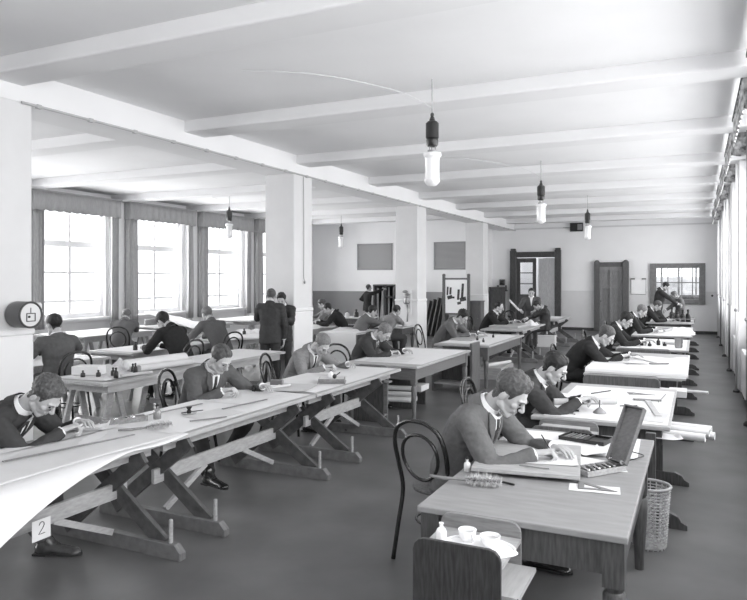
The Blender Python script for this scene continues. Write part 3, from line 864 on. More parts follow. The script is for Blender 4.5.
    bv = BVHTree.FromPolygons([v.co.copy() for v in jm.vertices], [tuple(q.vertices) for q in jm.polygons])
    cloth = SUIT[suit]
    def on_chest(t, x, off):
        d, fr = frame(t); o = sp(t) + l * x + fr * .32
        hit = bv.ray_cast(o, -fr)
        q = hit[0] if hit[0] is not None else sp(t) + fr * .1 + l * x
        if hit[0] is not None and (q - (sp(t) + l * x)).dot(fr) > .19: q = sp(t) + l * x + fr * .125
        return q + fr * off
    vt0, vt1 = (.56, .995)
    m = MB()
    def shirt(u, w):
        t = vt0 + (vt1 - vt0) * w; x = (u - .5) * 2 * (.006 + .042 * w) * S; return on_chest(t, x, .006)
    m.sheet(shirt, 6, 10, .003, f); m.build('shirt_front', SHIRT, root, og, smooth=True)
    for s in (-1, 1):
        m = MB()
        def lap(u, w, s=s):
            t = vt0 - .02 + (vt1 - vt0 + .02) * w; x0 = .003 + .038 * w; wd = .040 * math.sin(min(1, w * 1.15) * math.pi * .62) + .004
            if w > .62: wd += .016 * (1 - abs(w - .72) / .28)
            return on_chest(t, s * (x0 + wd * u) * S, .009)
        m.sheet(lap, 4, 12, .006, f); m.build('lapel', cloth, root, og, smooth=True)
    if tie:
        m = MB(); m.sheet(lambda u, w: on_chest(vt0 + .02 + (.97 - vt0) * w, (u - .5) * (.040 - .018 * w) * S, .010), 3, 10, .004, f); m.build('necktie', TIE, root, og, smooth=True)
    link_mesh('jacket', jm, cloth, root, og, smooth=True)
    # collar and cuffs
    m = MB(); dn = (hb - N).normalized(); nb = N + dn * .006
    x = l; y = dn.cross(x).normalized()
    rr = [m.ring(nb + dn * h, x, y, r_ * S, r_ * S * 1.05, 24) for h, r_ in ((-.016, .078), (.022, .066), (.036, .062), (.038, .058), (.015, .060), (-.012, .068))]
    rr.append(rr[0]); m.skin_rings(rr, caps=False); m.build('shirt_collar', SHIRT, root, og, smooth='auto')
    m = MB(); 
    fr1 = frame(.95)[1]; fr1 = (fr1 - dn * fr1.dot(dn)).normalized()
    def jcol(u, w):
        a = (u - .5) * R(250); dirn = -fr1 * math.cos(a) + l * math.sin(a)
        h = -.055 + .083 * w - .035 * (abs(u - .5) * 2) ** 2 * (1 - .2 * w); r_ = (.100 - .022 * w)
        return nb + dn * h + dirn * r_ * S
    m.sheet(jcol, 20, 4, .003, -fr1)
    m.build('jacket_collar', cloth, root, og, smooth='auto')
    for k in 'RL':
        d = (Ha[k] - El[k]).normalized(); e = El[k] + (Ha[k] - El[k]) * .90
        m = MB(); m.lathe(e, [(.034 * S, -.02), (.034 * S, .016), (.030 * S, .018)], 16, d); m.build('cuff', SHIRT, root, og, smooth='auto')
    # ---- trousers
    m = MB(); m.ell(P0 - up * .01, (.155 * S, .125 * S, .11 * S), Matrix.Identity(4)) if False else None
    m.skin_rings([m.ring(P0 + frame(0)[0] * h, l, frame(0)[1], w * S, q * S, 18) for h, w, q in ((-.10, .11, .10), (-.07, .150, .125), (0, .160, .125), (.10, .150, .112))])
    for k in 'RL':
        capsule(m, hp[k], Kn[k], .094 * S, .072 * S); d = (An[k] - Kn[k])
        capsule(m, Kn[k], Kn[k] + d * .3, .072 * S, .066 * S); Ld = d.length
        m.lathe(Kn[k], [(.060 * S, 0), (.067 * S, .06), (.060 * S, Ld * .6), (.056 * S, Ld - .03), (.054 * S, Ld - .01)], 16, d)
    tm = remesh(m.bm, vox * 1.1, 3)
    for v, vn in zip(tm.vertices, [q.normal.copy() for q in tm.vertices]):
        p = v.co; v.co = p + vn * (.006 * noise.noise(p * 12 + Vector((seed, 9, 0))) - .006 * abs(noise.noise(Vector((p.x * 10, p.y * 10, p.z * 24)))))
    link_mesh('trousers', tm, SUIT[trous or suit], root, og, smooth=True)
    # ---- shoes
    for k in 'RL':
        sd = -1 if k == 'R' else 1
        q = Matrix.Rotation(R(-8 * sd), 3, 'Z') @ f
        M = Matrix((Vector((q.y, -q.x, 0)), q, up)).transposed().to_4x4(); M = Matrix.Translation((An[k].x, An[k].y, An[k].z - .10)) @ M @ Matrix.Scale(S, 4)
        c = SHOE[0].copy(); c.transform(M); so = link_mesh('shoe', c, shoe, root, og, smooth=True)
        c = SHOE[1].copy(); c.transform(M); o2 = link_mesh('sole', c, SOLE, so, og)
        c = SHOE[2].copy(); c.transform(M); link_mesh('laces', c, SOLE, so, og)
    return root, HM


def pencil_in(HMk, label, tilt=(0.3, 0.2)):
    """a pencil held by the writing hand"""
    tip = HMk @ Vector((-.022, .105, -.052)); back = HMk @ Vector((-.035, .045, .085))
    d = (tip - back).normalized()
    m = MB(); m.tube([back, tip - d * .012], .0038, 6); m.lathe(tip - d * .012, [(.0038, 0), (.0006, .014)], 6, d)
    return tag(m.build('pencil', INK), label, 'pencil')

# ------------------------------------------------------------------ chairs
def bentwood():
    """origin on the floor under the seat, front towards +X"""
    t = thing('bentwood_chair', 'x', 'chair', (0, 0, 0))
    m = MB(); m.lathe((0, 0, .44), [(.17, 0), (.195, .006), (.20, .018), (.195, .03), (.17, .034)], 28); m.build('seat', CANE, t, smooth='auto')
    pts = [(-.27, -.20, .0), (-.23, -.19, .22), (-.19, -.18, .45), (-.215, -.195, .62), (-.25, -.20, .76), (-.275, -.165, .87), (-.285, -.08, .925), (-.287, 0, .935), (-.285, .08, .925), (-.275, .165, .87), (-.25, .20, .76), (-.215, .195, .62), (-.19, .18, .45), (-.23, .19, .22), (-.27, .20, 0)]
    m = MB(); m.tube(spline(pts, 5), .0150, 8); m.build('back_hoop', BENT, t, smooth=True)
    q = []
    for i in range(28):
        a = 2 * math.pi * i / 28; z = .695 + .150 * math.sin(a); y = .140 * math.cos(a) * (1 + .06 * math.sin(a)); q.append((-.205 - (z - .47) * .17, y, z))
    m = MB(); m.tube(q, .012, 8, closed=True); m.build('inner_loop', BENT, t, smooth=True)
    for s in (-1, 1):
        m = MB(); m.tube(spline([(.14, s * .12, .45), (.17, s * .15, .25), (.20, s * .18, 0)], 5), [.017] * 6 + [.015] * 5, 8); m.build('leg', BENT, t, smooth=True)
    m = MB(); m.tube([(.165 * math.cos(a * math.pi / 12) - .01, .165 * math.sin(a * math.pi / 12), .24) for a in range(24)], .009, 6, closed=True); m.build('leg_ring', BENT, t, smooth=True)
    return t


CH0 = bentwood(); CHN = 0


def chair(x, y, yaw, label):
    global CHN; CHN += 1
    lab = label
    if CHN == 1:
        CH0.location = (x, y, 0); CH0.rotation_euler = (0, 0, R(yaw)); CH0['label'] = lab; CH0['group'] = 'black bentwood chairs'; return CH0
    return dup(CH0, (x, y, 0), R(yaw), lab, 'black bentwood chairs')


# ------------------------------------------------------------------ tables
STAINF = mat('trestle foot wood', 0.15, 0.5, 0.2, 8, (2, 8, 2))


def cross_table(label, x0, x1, y0, y1, ty, stain=STAIN, light=STAINL, top=PINE, group=None, label_paper=False):
    xc = (x0 + x1) / 2 + .13
    t = thing('trestle_table', label, 'table', ((x0 + x1) / 2, (y0 + y1) / 2, 0), group)
    m = MB(); n = 3; w = (x1 - x0) / n
    for i in range(n): m.box(x0 + i * w, x0 + (i + 1) * w - .003, y0, y1, .685, .718)
    m.build('tabletop', top, t, bevel=.003)
    m = MB(); m.box(x1 - .16, x1 - .13, y0 + .05, y1 - .05, .60, .685); m.box(x0 + .07, x0 + .10, y0 + .05, y1 - .05, .60, .685); m.build('apron', light, t)
    for y in ty:
        m = MB(); m.bar((xc + .43, y + .02, .07), (xc - .38, y + .02, .655), .105, .035, (0, 1, 0)); m.build('leg', stain, t, bevel=.003)
        m = MB(); m.bar((xc - .46, y - .02, .07), (xc + .28, y - .02, .655), .105, .035, (0, 1, 0)); m.build('leg', stain, t, bevel=.003)
        M = Matrix.Translation((xc, y + .03, 0)) @ Matrix.Rotation(R(90), 4, 'X')
        m = MB(); m.prism([(-.62, .0), (.60, .0), (.60, .05), (.55, .10), (-.56, .10), (-.62, .05)], M, .06); m.build('foot_board', STAINF, t, bevel=.004)
        m = MB(); m.lathe((xc + .50, y, .10), [(.014, 0), (.014, .15), (.010, .155)], 10); m.build('peg', light, t)
        m = MB(); m.box(x0 + .1, x1 - .1, y - .03, y + .03, .64, .685); m.build('top_rail', stain, t)
        s = 1 if y < (y0 + y1) / 2 else -1
        m = MB(); m.bar((xc, y + s * .50, .33), (xc, y + s * .03, .10), .03, .042, (0, 0, 1)); m.build('brace', light, t)
    m = MB(); m.box(xc - .016, xc + .016, min(ty) - .10, max(ty) + .10, .32, .43); m.build('stretcher', light, t, bevel=.006)
    return t


def leg_table(label, x0, x1, y0, y1, top=OAK, body=MIDW, group=None, turned=True, h=.72, drawer=False, legw=.075, a=.05, back=0.0):
    t = thing('drawing_table', label, 'table', ((x0 + x1) / 2, (y0 + y1) / 2, 0), group)
    m = MB(); m.box(x0, x1, y0, y1, h - .032, h); m.build('tabletop', top, t, bevel=.006)
    m = MB(); y1 -= back
    for q in ((x0 + a, x1 - a, y0 + a, y0 + a + .025), (x0 + a, x1 - a, y1 - a - .025, y1 - a), (x0 + a, x0 + a + .025, y0 + a + .025, y1 - a - .025), (x1 - a - .025, x1 - a, y0 + a + .025, y1 - a - .025)): m.box(*q, h - .185, h - .032)
    m.build('apron', body, t)
    for x in (x0 + a + legw / 2 - .01, x1 - a - legw / 2 + .01):
        for y in (y0 + a + legw / 2 - .01, y1 - a - legw / 2 + .01):
            m = MB(); m.box(x - legw / 2, x + legw / 2, y - legw / 2, y + legw / 2, h - .24, h - .032)
            if turned: m.lathe((x, y, 0), [(legw * .30, 0), (legw * .34, .1), (legw * .52, h - .36), (legw * .54, h - .28), (legw * .42, h - .265), (legw * .5, h - .24)], 16)
            else: m.box(x - legw / 2, x + legw / 2, y - legw / 2, y + legw / 2, 0, h - .24, taper=.012)
            m.build('leg', body, t, smooth='auto')
    if drawer:
        m = MB(); m.box(x1 - a - .002, x1 - a + .012, (y0 + y1) / 2 - .3, (y0 + y1) / 2 + .3, h - .17, h - .05); d = m.build('drawer', body, t, bevel=.004)
        m = MB(); m.ell((x1 - a + .025, (y0 + y1) / 2, h - .11), (.015, .015, .015)); m.build('knob', BRASS, d, smooth=True)
    return t


def post_table(label, x0, x1, y0, y1, ty, group=None, top=OAK, body=WALNUT, footx=.12):
    t = thing('drawing_table', label, 'table', ((x0 + x1) / 2, (y0 + y1) / 2, 0), group)
    m = MB(); m.box(x0, x1, y0, y1, .688, .72); m.build('tabletop', top, t, bevel=.005)
    m = MB(); m.box(x0 + .06, x1 - .06, y0 + .06, y0 + .085, .56, .688); m.box(x0 + .06, x1 - .06, y1 - .085, y1 - .06, .56, .688); m.box(x1 - .085, x1 - .06, y0 + .08, y1 - .08, .56, .688); m.box(x0 + .06, x0 + .085, y0 + .08, y1 - .08, .56, .688); m.build('apron', body, t)
    for y in ty:
        for x in (x0 + .15, x1 - .13):
            m = MB(); m.box(x - .035, x + .035, y - .025, y + .025, .09, .69); m.build('leg', body, t, bevel=.004)
        xa, xb = x0 - .02, x1 + footx
        M = Matrix.Translation((0, y + .03, 0)) @ Matrix.Rotation(R(90), 4, 'X')
        m = MB(); m.prism([(xa, .0), (xb, .0), (xb, .035), (xb - .04, .055), (xb - .06, .09), (xb - .12, .115), (xa + .12, .115), (xa + .06, .09), (xa + .03, .05), (xa, .035)], M, .06); m.build('foot_board', body, t, bevel=.003)
        m = MB(); m.bar((x1 - .15, y + .02, .12), (x1 - .55, y + .02, .60), .05, .03, (0, 1, 0)); m.build('brace', body, t)
    m = MB(); m.box((x0 + x1) / 2 - .015, (x0 + x1) / 2 + .015, min(ty), max(ty), .25, .35); m.build('stretcher', body, t)
    return t


def side_cabinet(label, x0, x1, y0, y1, top=.72, shelf=.65, low=.53, group=None, mat_=MIDW, ext=.07):
    t = thing('side_cabinet', label, 'cabinet', ((x0 + x1) / 2, (y0 + y1) / 2, 0), group)
    r = .05
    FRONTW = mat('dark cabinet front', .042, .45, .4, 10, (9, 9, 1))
    def board(y, mt):
        pts = [(x0, 0), (x1, 0), (x1, top - r)] + [(x1 - r + r * math.cos(R(a)), top - r + r * math.sin(R(a))) for a in (30, 60, 90)] + [(x0 + r + r * math.cos(R(a)), top - r + r * math.sin(R(a))) for a in (90, 120, 150, 180)]
        M = Matrix.Translation((0, y + .022, 0)) @ Matrix.Rotation(R(90), 4, 'X')
        m = MB(); m.prism(pts, M, .022); m.build('side_panel', mt, t, bevel=.003)
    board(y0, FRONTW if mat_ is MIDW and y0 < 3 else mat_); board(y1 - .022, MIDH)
    m = MB(); m.box(x0 + .005, x1 + .0, y0 + .022, y1 - .022, shelf - .018, shelf); m.build('shelf', OAK, t)
    m = MB(); m.box(x0 + .005, x1 + ext, y0 + .022, y1 - .022, low - .018, low); m.build('shelf', PINE, t)
    m = MB(); m.box(x0 + .005, x1 + .0, y0 + .022, y1 - .022, .08, .10); m.build('bottom_shelf', MIDH, t)
    return t


# ------------------------------------------------------------------ small things
def sheet(label, x, y, w, h, rz=0, z=.72, m_=None, curl=.0, name='drawing_sheet', group=None, n=8, seed=None):
    """w along local x, h along local y, centre x, y"""
    c, s = math.cos(R(rz)), math.sin(R(rz)); sd = seed if seed is not None else x * 3.1 + y * 1.7
    def fn(u, v):
        a, b = (u - .5) * w, (v - .5) * h
        q = curl * (max(0, abs(u - .5) * 2 - .7) ** 2 * 6 + max(0, abs(v - .5) * 2 - .75) ** 2 * 6) * (.5 + .5 * math.sin(sd + 3 * u + 5 * v))
        return Vector((x + a * c - b * s, y + a * s + b * c, z + .0015 + q + .0015 * math.sin(u * 6 + sd) ** 2))
    m = MB(); m.sheet(fn, n, n, .0012)
    return tag(m.build(name, m_ or PAPER, smooth=False), label, 'paper', group)


def roll(label, a, b, r, m_=None, group=None, name='paper_roll', open_=True):
    a, b = Vector(a), Vector(b); d = (b - a); L = d.length
    m = MB()
    prof = [(r, 0), (r, L)]
    if open_: prof = [(r * .72, .01), (r * .72, 0), (r, 0), (r, L), (r * .72, L), (r * .72, L - .01)]
    m.lathe(a, prof, 16, d)
    return tag(m.build(name, m_ or PAPER, smooth='auto'), label, 'paper roll', group)


def tsquare(label, x, y, rz, z=.722, L=.75, head=.24, group=None):
    t = thing('t_square', label, 'T-square', (x, y, z), group); M = Matrix.Translation((x, y, z)) @ Matrix.Rotation(R(rz), 4, 'Z')
    m = MB(); m.box(0, L, -.025, .025, .004, .007, M); m.build('blade', mat('pear wood', .40, .4, .08, 10), t)
    m = MB(); m.prism([(-.028, -head / 2), (.028, -head / 2), (.028, head / 2), (-.028, head / 2)], M, .013); m.build('head', mat('pear wood dark', .22, .4, .1, 10), t, bevel=.004)
    return t


def setsquare(label, x, y, rz, s=.2, k=.58, z=.723, m_=None, group=None):
    M = Matrix.Translation((x, y, z)) @ Matrix.Rotation(R(rz), 4, 'Z')
    o = [(0, 0), (s, 0), (0, s * k)]; c = Vector((s * .30, s * k * .30)); i = [(c.x + (p[0] - c.x) * .45, c.y + (p[1] - c.y) * .45) for p in o]
    m = MB(); th = .003
    V = [[m.bm.verts.new(M @ Vector((p[0], p[1], zz))) for p in L] for L in (o, i) for zz in (0, th)]
    ob, ot, ib, it = V
    for q in range(3):
        r_ = (q + 1) % 3
        m._f([ot[q], ot[r_], it[r_], it[q]]); m._f([ob[q], ib[q], ib[r_], ob[r_]]); m._f([ob[q], ob[r_], ot[r_], ot[q]]); m._f([ib[q], it[q], it[r_], ib[r_]])
    return tag(m.build('set_square', m_ or mat('pear wood', .40)), label, 'set square', group)


def bottle(label, x, y, z=.72, h=.08, r=.024, m_=None, group=None, cap=True, name='ink_bottle'):
    t = thing(name, label, 'bottle', (x, y, z), group)
    m = MB(); m.lathe((x, y, z), [(r * .9, 0), (r, .004), (r, h * .55), (r * .8, h * .66), (r * .36, h * .74), (r * .36, h * .88), (r * .48, h * .89), (r * .48, h * .92)], 18); m.build('body', m_ or BLACK, t, smooth='auto')
    if cap: m = MB(); m.lathe((x, y, z + h * .9), [(r * .3, 0), (r * .5, h * .04), (r * .5, h * .12), (r * .2, h * .18)], 12); m.build('stopper', INK if m_ else GREYM, t, smooth='auto')
    return t


def saucer_well(label, x, y, z=.72, group=None):
    t = thing('ink_well', label, 'ink well', (x, y, z), group)
    m = MB(); m.lathe((x, y, z), [(.03, 0), (.055, .004), (.065, .014), (.062, .016), (.03, .008)], 24); m.build('saucer', mat('grey china', .45, .3), t, smooth='auto')
    m = MB(); m.lathe((x, y, z + .008), [(.018, 0), (.02, .02), (.012, .03), (.024, .05), (.026, .056), (.018, .058)], 16); m.build('well', BLACK, t, smooth='auto')
    m = MB(); m.tube([(x - .03, y - .06, z + .018), (x + .07, y + .09, z + .024)], .004, 6); m.build('pen', INK, t)
    return t


def brush(label, x, y, rz, z=.72, L=.24, bl=.17, group=None):
    """bench brush: handle, back and a row of pale bristles"""
    t = thing('dusting_brush', label, 'brush', (x, y, z), group); M = Matrix.Translation((x, y, z)) @ Matrix.Rotation(R(rz), 4, 'Z')
    m = MB(); m.tube([M @ Vector(p) for p in ((-L, 0, .03), (-L * .6, 0, .024), (-.01, 0, .024), (.02, 0, .026))], [.008, .010, .007, .008], 8); m.build('handle', MIDH, t, smooth=True)
    m = MB(); m.tube([M @ Vector(p) for p in ((.0, 0, .026), (bl, 0, .030))], .011, 8); m.build('back', MIDH, t, smooth=True)
    m = MB(); r = random.Random(5)
    for i in range(600):
        u = r.random(); a = R(r.uniform(-75, 75)) if i % 2 else R(180 + r.uniform(-75, 75)); ln = r.uniform(.035, .066) * (.55 + .45 * math.sin(u * math.pi))
        p = Vector((u * bl * 1.02, 0, .028)); d = Vector((r.uniform(-.25, .45), math.cos(a), max(-.45, math.sin(a) * .8 + r.uniform(-.3, .3)))).normalized()
        q = p + d * ln; q.z = max(q.z, .002); w = Vector((.003, 0, .001))
        a_, b_, c_ = M @ (p - w), M @ (p + w), M @ q
        vs = [m.bm.verts.new(k) for k in (a_, b_, c_, M @ (p + Vector((0, 0, .002))))]
        m._f([vs[0], vs[1], vs[2]]); m._f([vs[1], vs[3], vs[2]]); m._f([vs[3], vs[0], vs[2]])
    o = m.build('bristles', BRISTLE, t); o['kind'] = 'stuff'
    return t


def plainbox(name, label, cat, x, y, z, d, rz=0, m_=MIDH, group=None, lid=None):
    m = MB(); m.cbox((x, y, z + d[2] / 2), d, R(rz))
    return tag(m.build(name, m_, bevel=.004), label, cat, group)


# ------------------------------------------------------------------ RIGHT ROW, five tables one behind another
leg_table('large oak drawing table with worn top in the right foreground', -1.26, -.275, 3.14, 5.12, OAKY, WALNUT, legw=.095, a=.025, back=.42)
side_cabinet('small open wooden side cabinet with rounded boards, front of the picture, holding white cups', -1.125, -.735, 2.755, 3.135)
post_table('second drawing table from the front in the right row, covered with white sheets', -1.24, -.19, 5.60, 7.55, (5.50, 6.66))
post_table('third drawing table in the right row, under a broad white sheet with a T-square', -1.22, -.16, 8.35, 10.7, (8.5, 10.1, ))
post_table('fourth drawing table in the right row, with a small grey pot near its right end', -1.2, -.13, 11.6, 13.7, (11.45, 12.9))
post_table('fifth drawing table in the right row, heaped with crumpled white papers', -1.2, -.10, 14.4, 17.2, (14.3, 15.1, 17.1))
post_table('last drawing table in the right row, carrying dark jars near the back wall', -1.2, -.10, 18.6, 20.9, (18.75, 20.6))
side_cabinet('narrow wooden side cabinet between the first and second right tables', -1.16, -.70, 5.24, 5.56, group='side cabinets of the right row')
side_cabinet('wide wooden side cabinet against the front of the third right table', -1.20, -.38, 8.13, 8.34, top=.735, shelf=.6, group='side cabinets of the right row')
side_cabinet('wide wooden side cabinet against the front of the fourth right table', -1.18, -.38, 11.34, 11.58, top=.735, shelf=.6, group='side cabinets of the right row')

# things on the side cabinet
t = thing('saucer_tray', 'white china tray with scalloped edge on the side cabinet', 'tray', (-.86, 2.95, .65))
m = MB(); m.prism([(.165 * math.cos(a * math.pi / 18) * (1 + .04 * math.cos(a * 2)), .105 * math.sin(a * math.pi / 18) * (1 + .03 * math.cos(a * 3))) for a in range(36)], Matrix.Translation((-.875, 2.93, .651)), .008); m.build('plate', CHINA, t, bevel=.002)
m = MB(); m.tube([(-.875 + .155 * math.cos(a * math.pi / 18), 2.93 + .097 * math.sin(a * math.pi / 18), .663) for a in range(36)], .006, 6, closed=True); m.build('rim', CHINA, t, smooth=True)


def cup(label, x, y, r, h, handle, z=.66):
    t = thing('cup', label, 'cup', (x, y, z), 'white china cups')
    m = MB(); m.lathe((x, y, z), [(r * .6, 0), (r * .9, h * .4), (r, h), (r * .93, h), (r * .84, h * .45), (r * .5, .008)], 24); m.build('bowl', CHINA, t, smooth='auto')
    m = MB(); m.lathe((x, y, z + h * .6), [(r * .1, 0), (r * .86, .001)], 24); m.build('contents', mat('pale liquid', .5, .3), t)
    if handle: m = MB(); m.tube([(x + (r + .018 * math.sin(a * math.pi / 6)) * math.cos(handle), y + (r + .018 * math.sin(a * math.pi / 6)) * math.sin(handle), z + h * (.15 + .7 * a / 6)) for a in range(7)], .005, 6); m.build('handle', CHINA, t, smooth=True)
    return t


cup('white china cup with handle, left one on the side cabinet tray', -.945, 2.97, .042, .05, 5.5)
cup('wider shallow white china cup, right one on the side cabinet tray', -.835, 2.955, .046, .045, 0)
bottle('small white china shaker standing left of the cups on the side cabinet', -1.045, 2.90, .65, .105, .024, CHINA, name='shaker', cap=False)

# things on the first table
t = thing('drawing_board', 'pale drawing board with a raised batten under the first writing man on the front table', 'drawing board', (-.92, 4.1, .72))
m = MB(); Mb = Matrix.Translation((-.93, 4.16, .742)) @ Matrix.Rotation(R(8), 4, 'Z'); m.box(-.30, .30, -.36, .36, 0, .022, Mb); m.build('board', OAK, t, bevel=.003)
m = MB(); m.box(-.27, .27, -.27, -.22, -.022, 0, Mb); m.box(-.27, .27, .20, .25, -.022, 0, Mb); m.build('batten', OAK, t)
zb = .765
sheet('white letter sheet under the hand of the foremost right-hand man', -.80, 4.12, .32, .24, 12, zb, curl=.004)
sheet('white sheet lying loosely at the right of the foremost drawing board', -.60, 4.26, .24, .20, -18, zb - .03, curl=.015)
sheet('folded white note leaning up on the front table papers', -.62, 4.52, .20, .16, 40, .735, curl=.03)
sheet('large white drawing covering the far end of the front table', -.78, 4.78, .86, .56, 2, .72, curl=.004)
sheet('small white sheet under the triangle on the front table', -.50, 3.79, .26, .13, 7, .72, PAPER)
setsquare('triangular set square on a white slip near the front table edge', -.58, 3.75, 8, .20, .75, .7245, mat('set square horn', .17, .4))
sheet('white slip beneath the open instrument box', -.48, 4.22, .2, .12, 20, .72)
bottle('tiny white ink bottle at the left corner of the front drawing board', -1.22, 3.83, .72, .075, .020, mat('milky glass', .6, .25))
brush('fluffy dusting brush with handle over the left edge of the front table', -1.15, 3.58, 8, .72, .20, .19)
m = MB(); m.tube([(-1.02, 3.70, .728), (-.90, 3.66, .728)], .006, 6); tag(m.build('pen', INK), 'dark pen lying beside the fluffy brush on the front table', 'pen')
m = MB(); m.tube([(-.93, 3.90, zb + .006), (-.76, 3.90, zb + .006)], .004, 6); tag(m.build('pencil', MIDH), 'pencil lying along the front edge of the foremost drawing board', 'pencil')
# instrument tray with dark compartments
t = thing('instrument_tray', 'flat dark tray of drawing instruments among papers on the front table', 'tray', (-.70, 4.86, .725))
M = Matrix.Translation((-.70, 4.90, .7245)) @ Matrix.Rotation(R(-14), 4, 'Z')
m = MB(); m.box(-.16, .16, -.10, .10, 0, .010, M); m.box(-.16, .16, -.10, -.09, .01, .025, M); m.box(-.16, .16, .09, .10, .01, .025, M); m.box(-.16, -.15, -.1, .1, .01, .025, M); m.box(.15, .16, -.1, .1, .01, .025, M); m.box(.02, .03, -.1, .1, .01, .025, M); m.build('tray', BLACK, t)
for i in range(5):
    m = MB(); m.bar(M @ Vector((-.13 + i * .028, -.08, .016)), M @ Vector((-.125 + i * .028, .08, .016)), .010, .008); m.build('instrument', BRASS if i % 2 else GREYM, t)
# open wooden instrument case, lid raised
t = thing('instrument_case', 'open wooden instrument case with tall raised lid on the front table', 'case', (-.47, 4.3, .72))
M = Matrix.Translation((-.52, 4.14, .723)) @ Matrix.Rotation(R(52), 4, 'Z') @ Matrix.Diagonal((.88, .88, 1, 1))
m = MB(); m.box(-.17, .17, -.075, .075, 0, .012, M)
for q in ((-.17, .17, -.075, -.065), (-.17, .17, .065, .075), (-.17, -.16, -.065, .065), (.16, .17, -.065, .065)): m.box(*q, .012, .032, M)
m.build('base', OAK, t, bevel=.002)
m = MB(); m.box(-.16, .16, -.065, .065, .012, .020, M); m.build('lining', BLACK, t)
for i in range(6):
    m = MB(); a = M @ Vector((-.14 + i * .045, -.05, .034)); b_ = M @ Vector((-.12 + i * .045, .05, .036)); m.tube([a, (a + b_) / 2, b_], [.004, .008, .003], 8); m.ell(a, (.010, .010, .008)); m.build('instrument', BRASS if i % 2 == 0 else GREYM, t, smooth=True)
ML = M @ Matrix.Translation((.165, 0, .032)) @ Matrix.Diagonal((.90, 1, 1, 1)) @ Matrix.Rotation(R(-58), 4, 'Y')
m = MB(); m.box(0, .37, -.085, .085, -.006, .002, ML)
for q in ((0, .37, -.085, -.075), (0, .37, .075, .085), (0, .010, -.075, .075), (.36, .37, -.075, .075)): m.box(*q, .002, .030, ML)
m.build('lid', mat('case lid wood', .16, .45, .15, 14, (1, 5, 5)), t, bevel=.002)
m = MB(); m.lathe(M @ Vector((.155, -.05, .05)), [(.012, -.012), (.012, .012)], 10, (0, 1, 0)); m.lathe(M @ Vector((.155, .05, .05)), [(.012, -.012), (.012, .012)], 10, (0, 1, 0)); m.build('hinge', BRASS, t)
m = MB(); m.tube(spline([(-.40, 4.42, .728), (-.34, 4.50, .735), (-.31, 4.62, .728), (-.40, 4.70, .727)], 5), .003, 5); tag(m.build('string', INK), 'thin curled cord beside the instrument case near the table edge', 'cord')

# wicker basket
t = thing('waste_basket', 'tall round wicker waste basket on the floor under the right side of the front table', 'basket', (-.305, 5.06, 0))
bx, by, H_ = -.305, 5.06, .42
m = MB(); r = random.Random(3)
for k in range(18):
    z = .02 + k * .022; rad = .105 + .028 * z / H_
    m.tube([(bx + (rad + .006 * (1 if (a + k) % 2 else -1)) * math.cos(a * math.pi / 20), by + (rad + .006 * (1 if (a + k) % 2 else -1)) * math.sin(a * math.pi / 20), z) for a in range(40)], .0045, 5, closed=True)
m.build('weave', WICKER, t)
m = MB()
for a in range(20):
    c, s = math.cos(a * math.pi / 10), math.sin(a * math.pi / 10); m.tube([(bx + .105 * c, by + .105 * s, 0), (bx + .134 * c, by + .134 * s, H_)], .004, 5)
m.build('stake', WICKER, t)
m = MB(); m.tube([(bx + .137 * math.cos(a * math.pi / 16), by + .137 * math.sin(a * math.pi / 16), H_) for a in range(32)], .011, 8, closed=True); m.build('rim', OAK, t, smooth=True)
m = MB(); m.lathe((bx, by, .005), [(.10, 0), (.10, .01)], 20); m.build('bottom', WICKER, t)

# second table
sheet('broad white drawing over the second right table', -.68, 6.5, .94, 1.7, 0, .72, curl=0.002)
sheet('white tilted board sheet under the second man\'s hands', -.98, 6.55, .5, .34, 8, .735, PAPER, curl=.01)
roll('grey rolled plan lying across the second right table', (-1.16, 6.15, .75), (-.66, 6.42, .75), .028, PAPER3)
sheet('grey sheet on the right of the second table beside the T-square', -.38, 5.95, .3, .42, -4, .7235, PAPER3)
tsquare('wooden T-square on the second right table', -.42, 6.72, -80, .7245, .75)
for i, (x, y, rz, L) in enumerate(((-.55, 6.35, 30, .16), (-.98, 5.78, -10, .14), (-.86, 7.0, 60, .3), (-.3, 6.9, 85, .5))):
    m = MB(); c_, s_ = math.cos(R(rz)), math.sin(R(rz)); m.tube([(x - c_ * L / 2, y - s_ * L / 2, .729), (x + c_ * L / 2, y + s_ * L / 2, .729)], .0045, 6)
    tag(m.build('pencil', MIDH if i % 2 else INK), ['dark pencil in the middle of the second right table', 'brown pencil near the front edge of the second right table', 'dark pencil before the parted hair man on the second right table', 'long brown pencil at the right back of the second right table'][i], 'pencil')
sheet('small white note by the eraser on the second right table', -1.05, 6.02, .18, .14, 25, .7235, PAPER, curl=.01)
setsquare('horn set square lying at the back of the second right table', -.60, 7.0, 15, .24, .6, .7245, mat('set square horn', .17, .4))
plainbox('eraser', 'small black eraser on the second right table', 'eraser', -.93, 5.92, .723, (.05, .022, .016), 15, INK)
t = thing('desk_bell', 'small conical grey paperweight with pin on the second right table', 'paperweight', (-.74, 5.93, .722))
m = MB(); m.lathe((-.74, 5.93, .722), [(.055, 0), (.052, .012), (.022, .04), (.008, .05)], 20); m.build('cone', mat('grey slate', .25, .4), t, smooth='auto')
m = MB(); m.lathe((-.74, 5.93, .77), [(.004, 0), (.004, .05), (.007, .055), (.003, .062)], 8); m.build('pin', INK, t)
setsquare('celluloid set square hanging on the side cabinet before the second table', -1.05, 5.22, 0, .2, .4, .60, mat('celluloid', .45, .3))
plainbox('ruler_case', 'pale flat box lying in the side cabinet before the second table', 'box', -.93, 5.40, .65, (.36, .10, .05), 0, OAK)
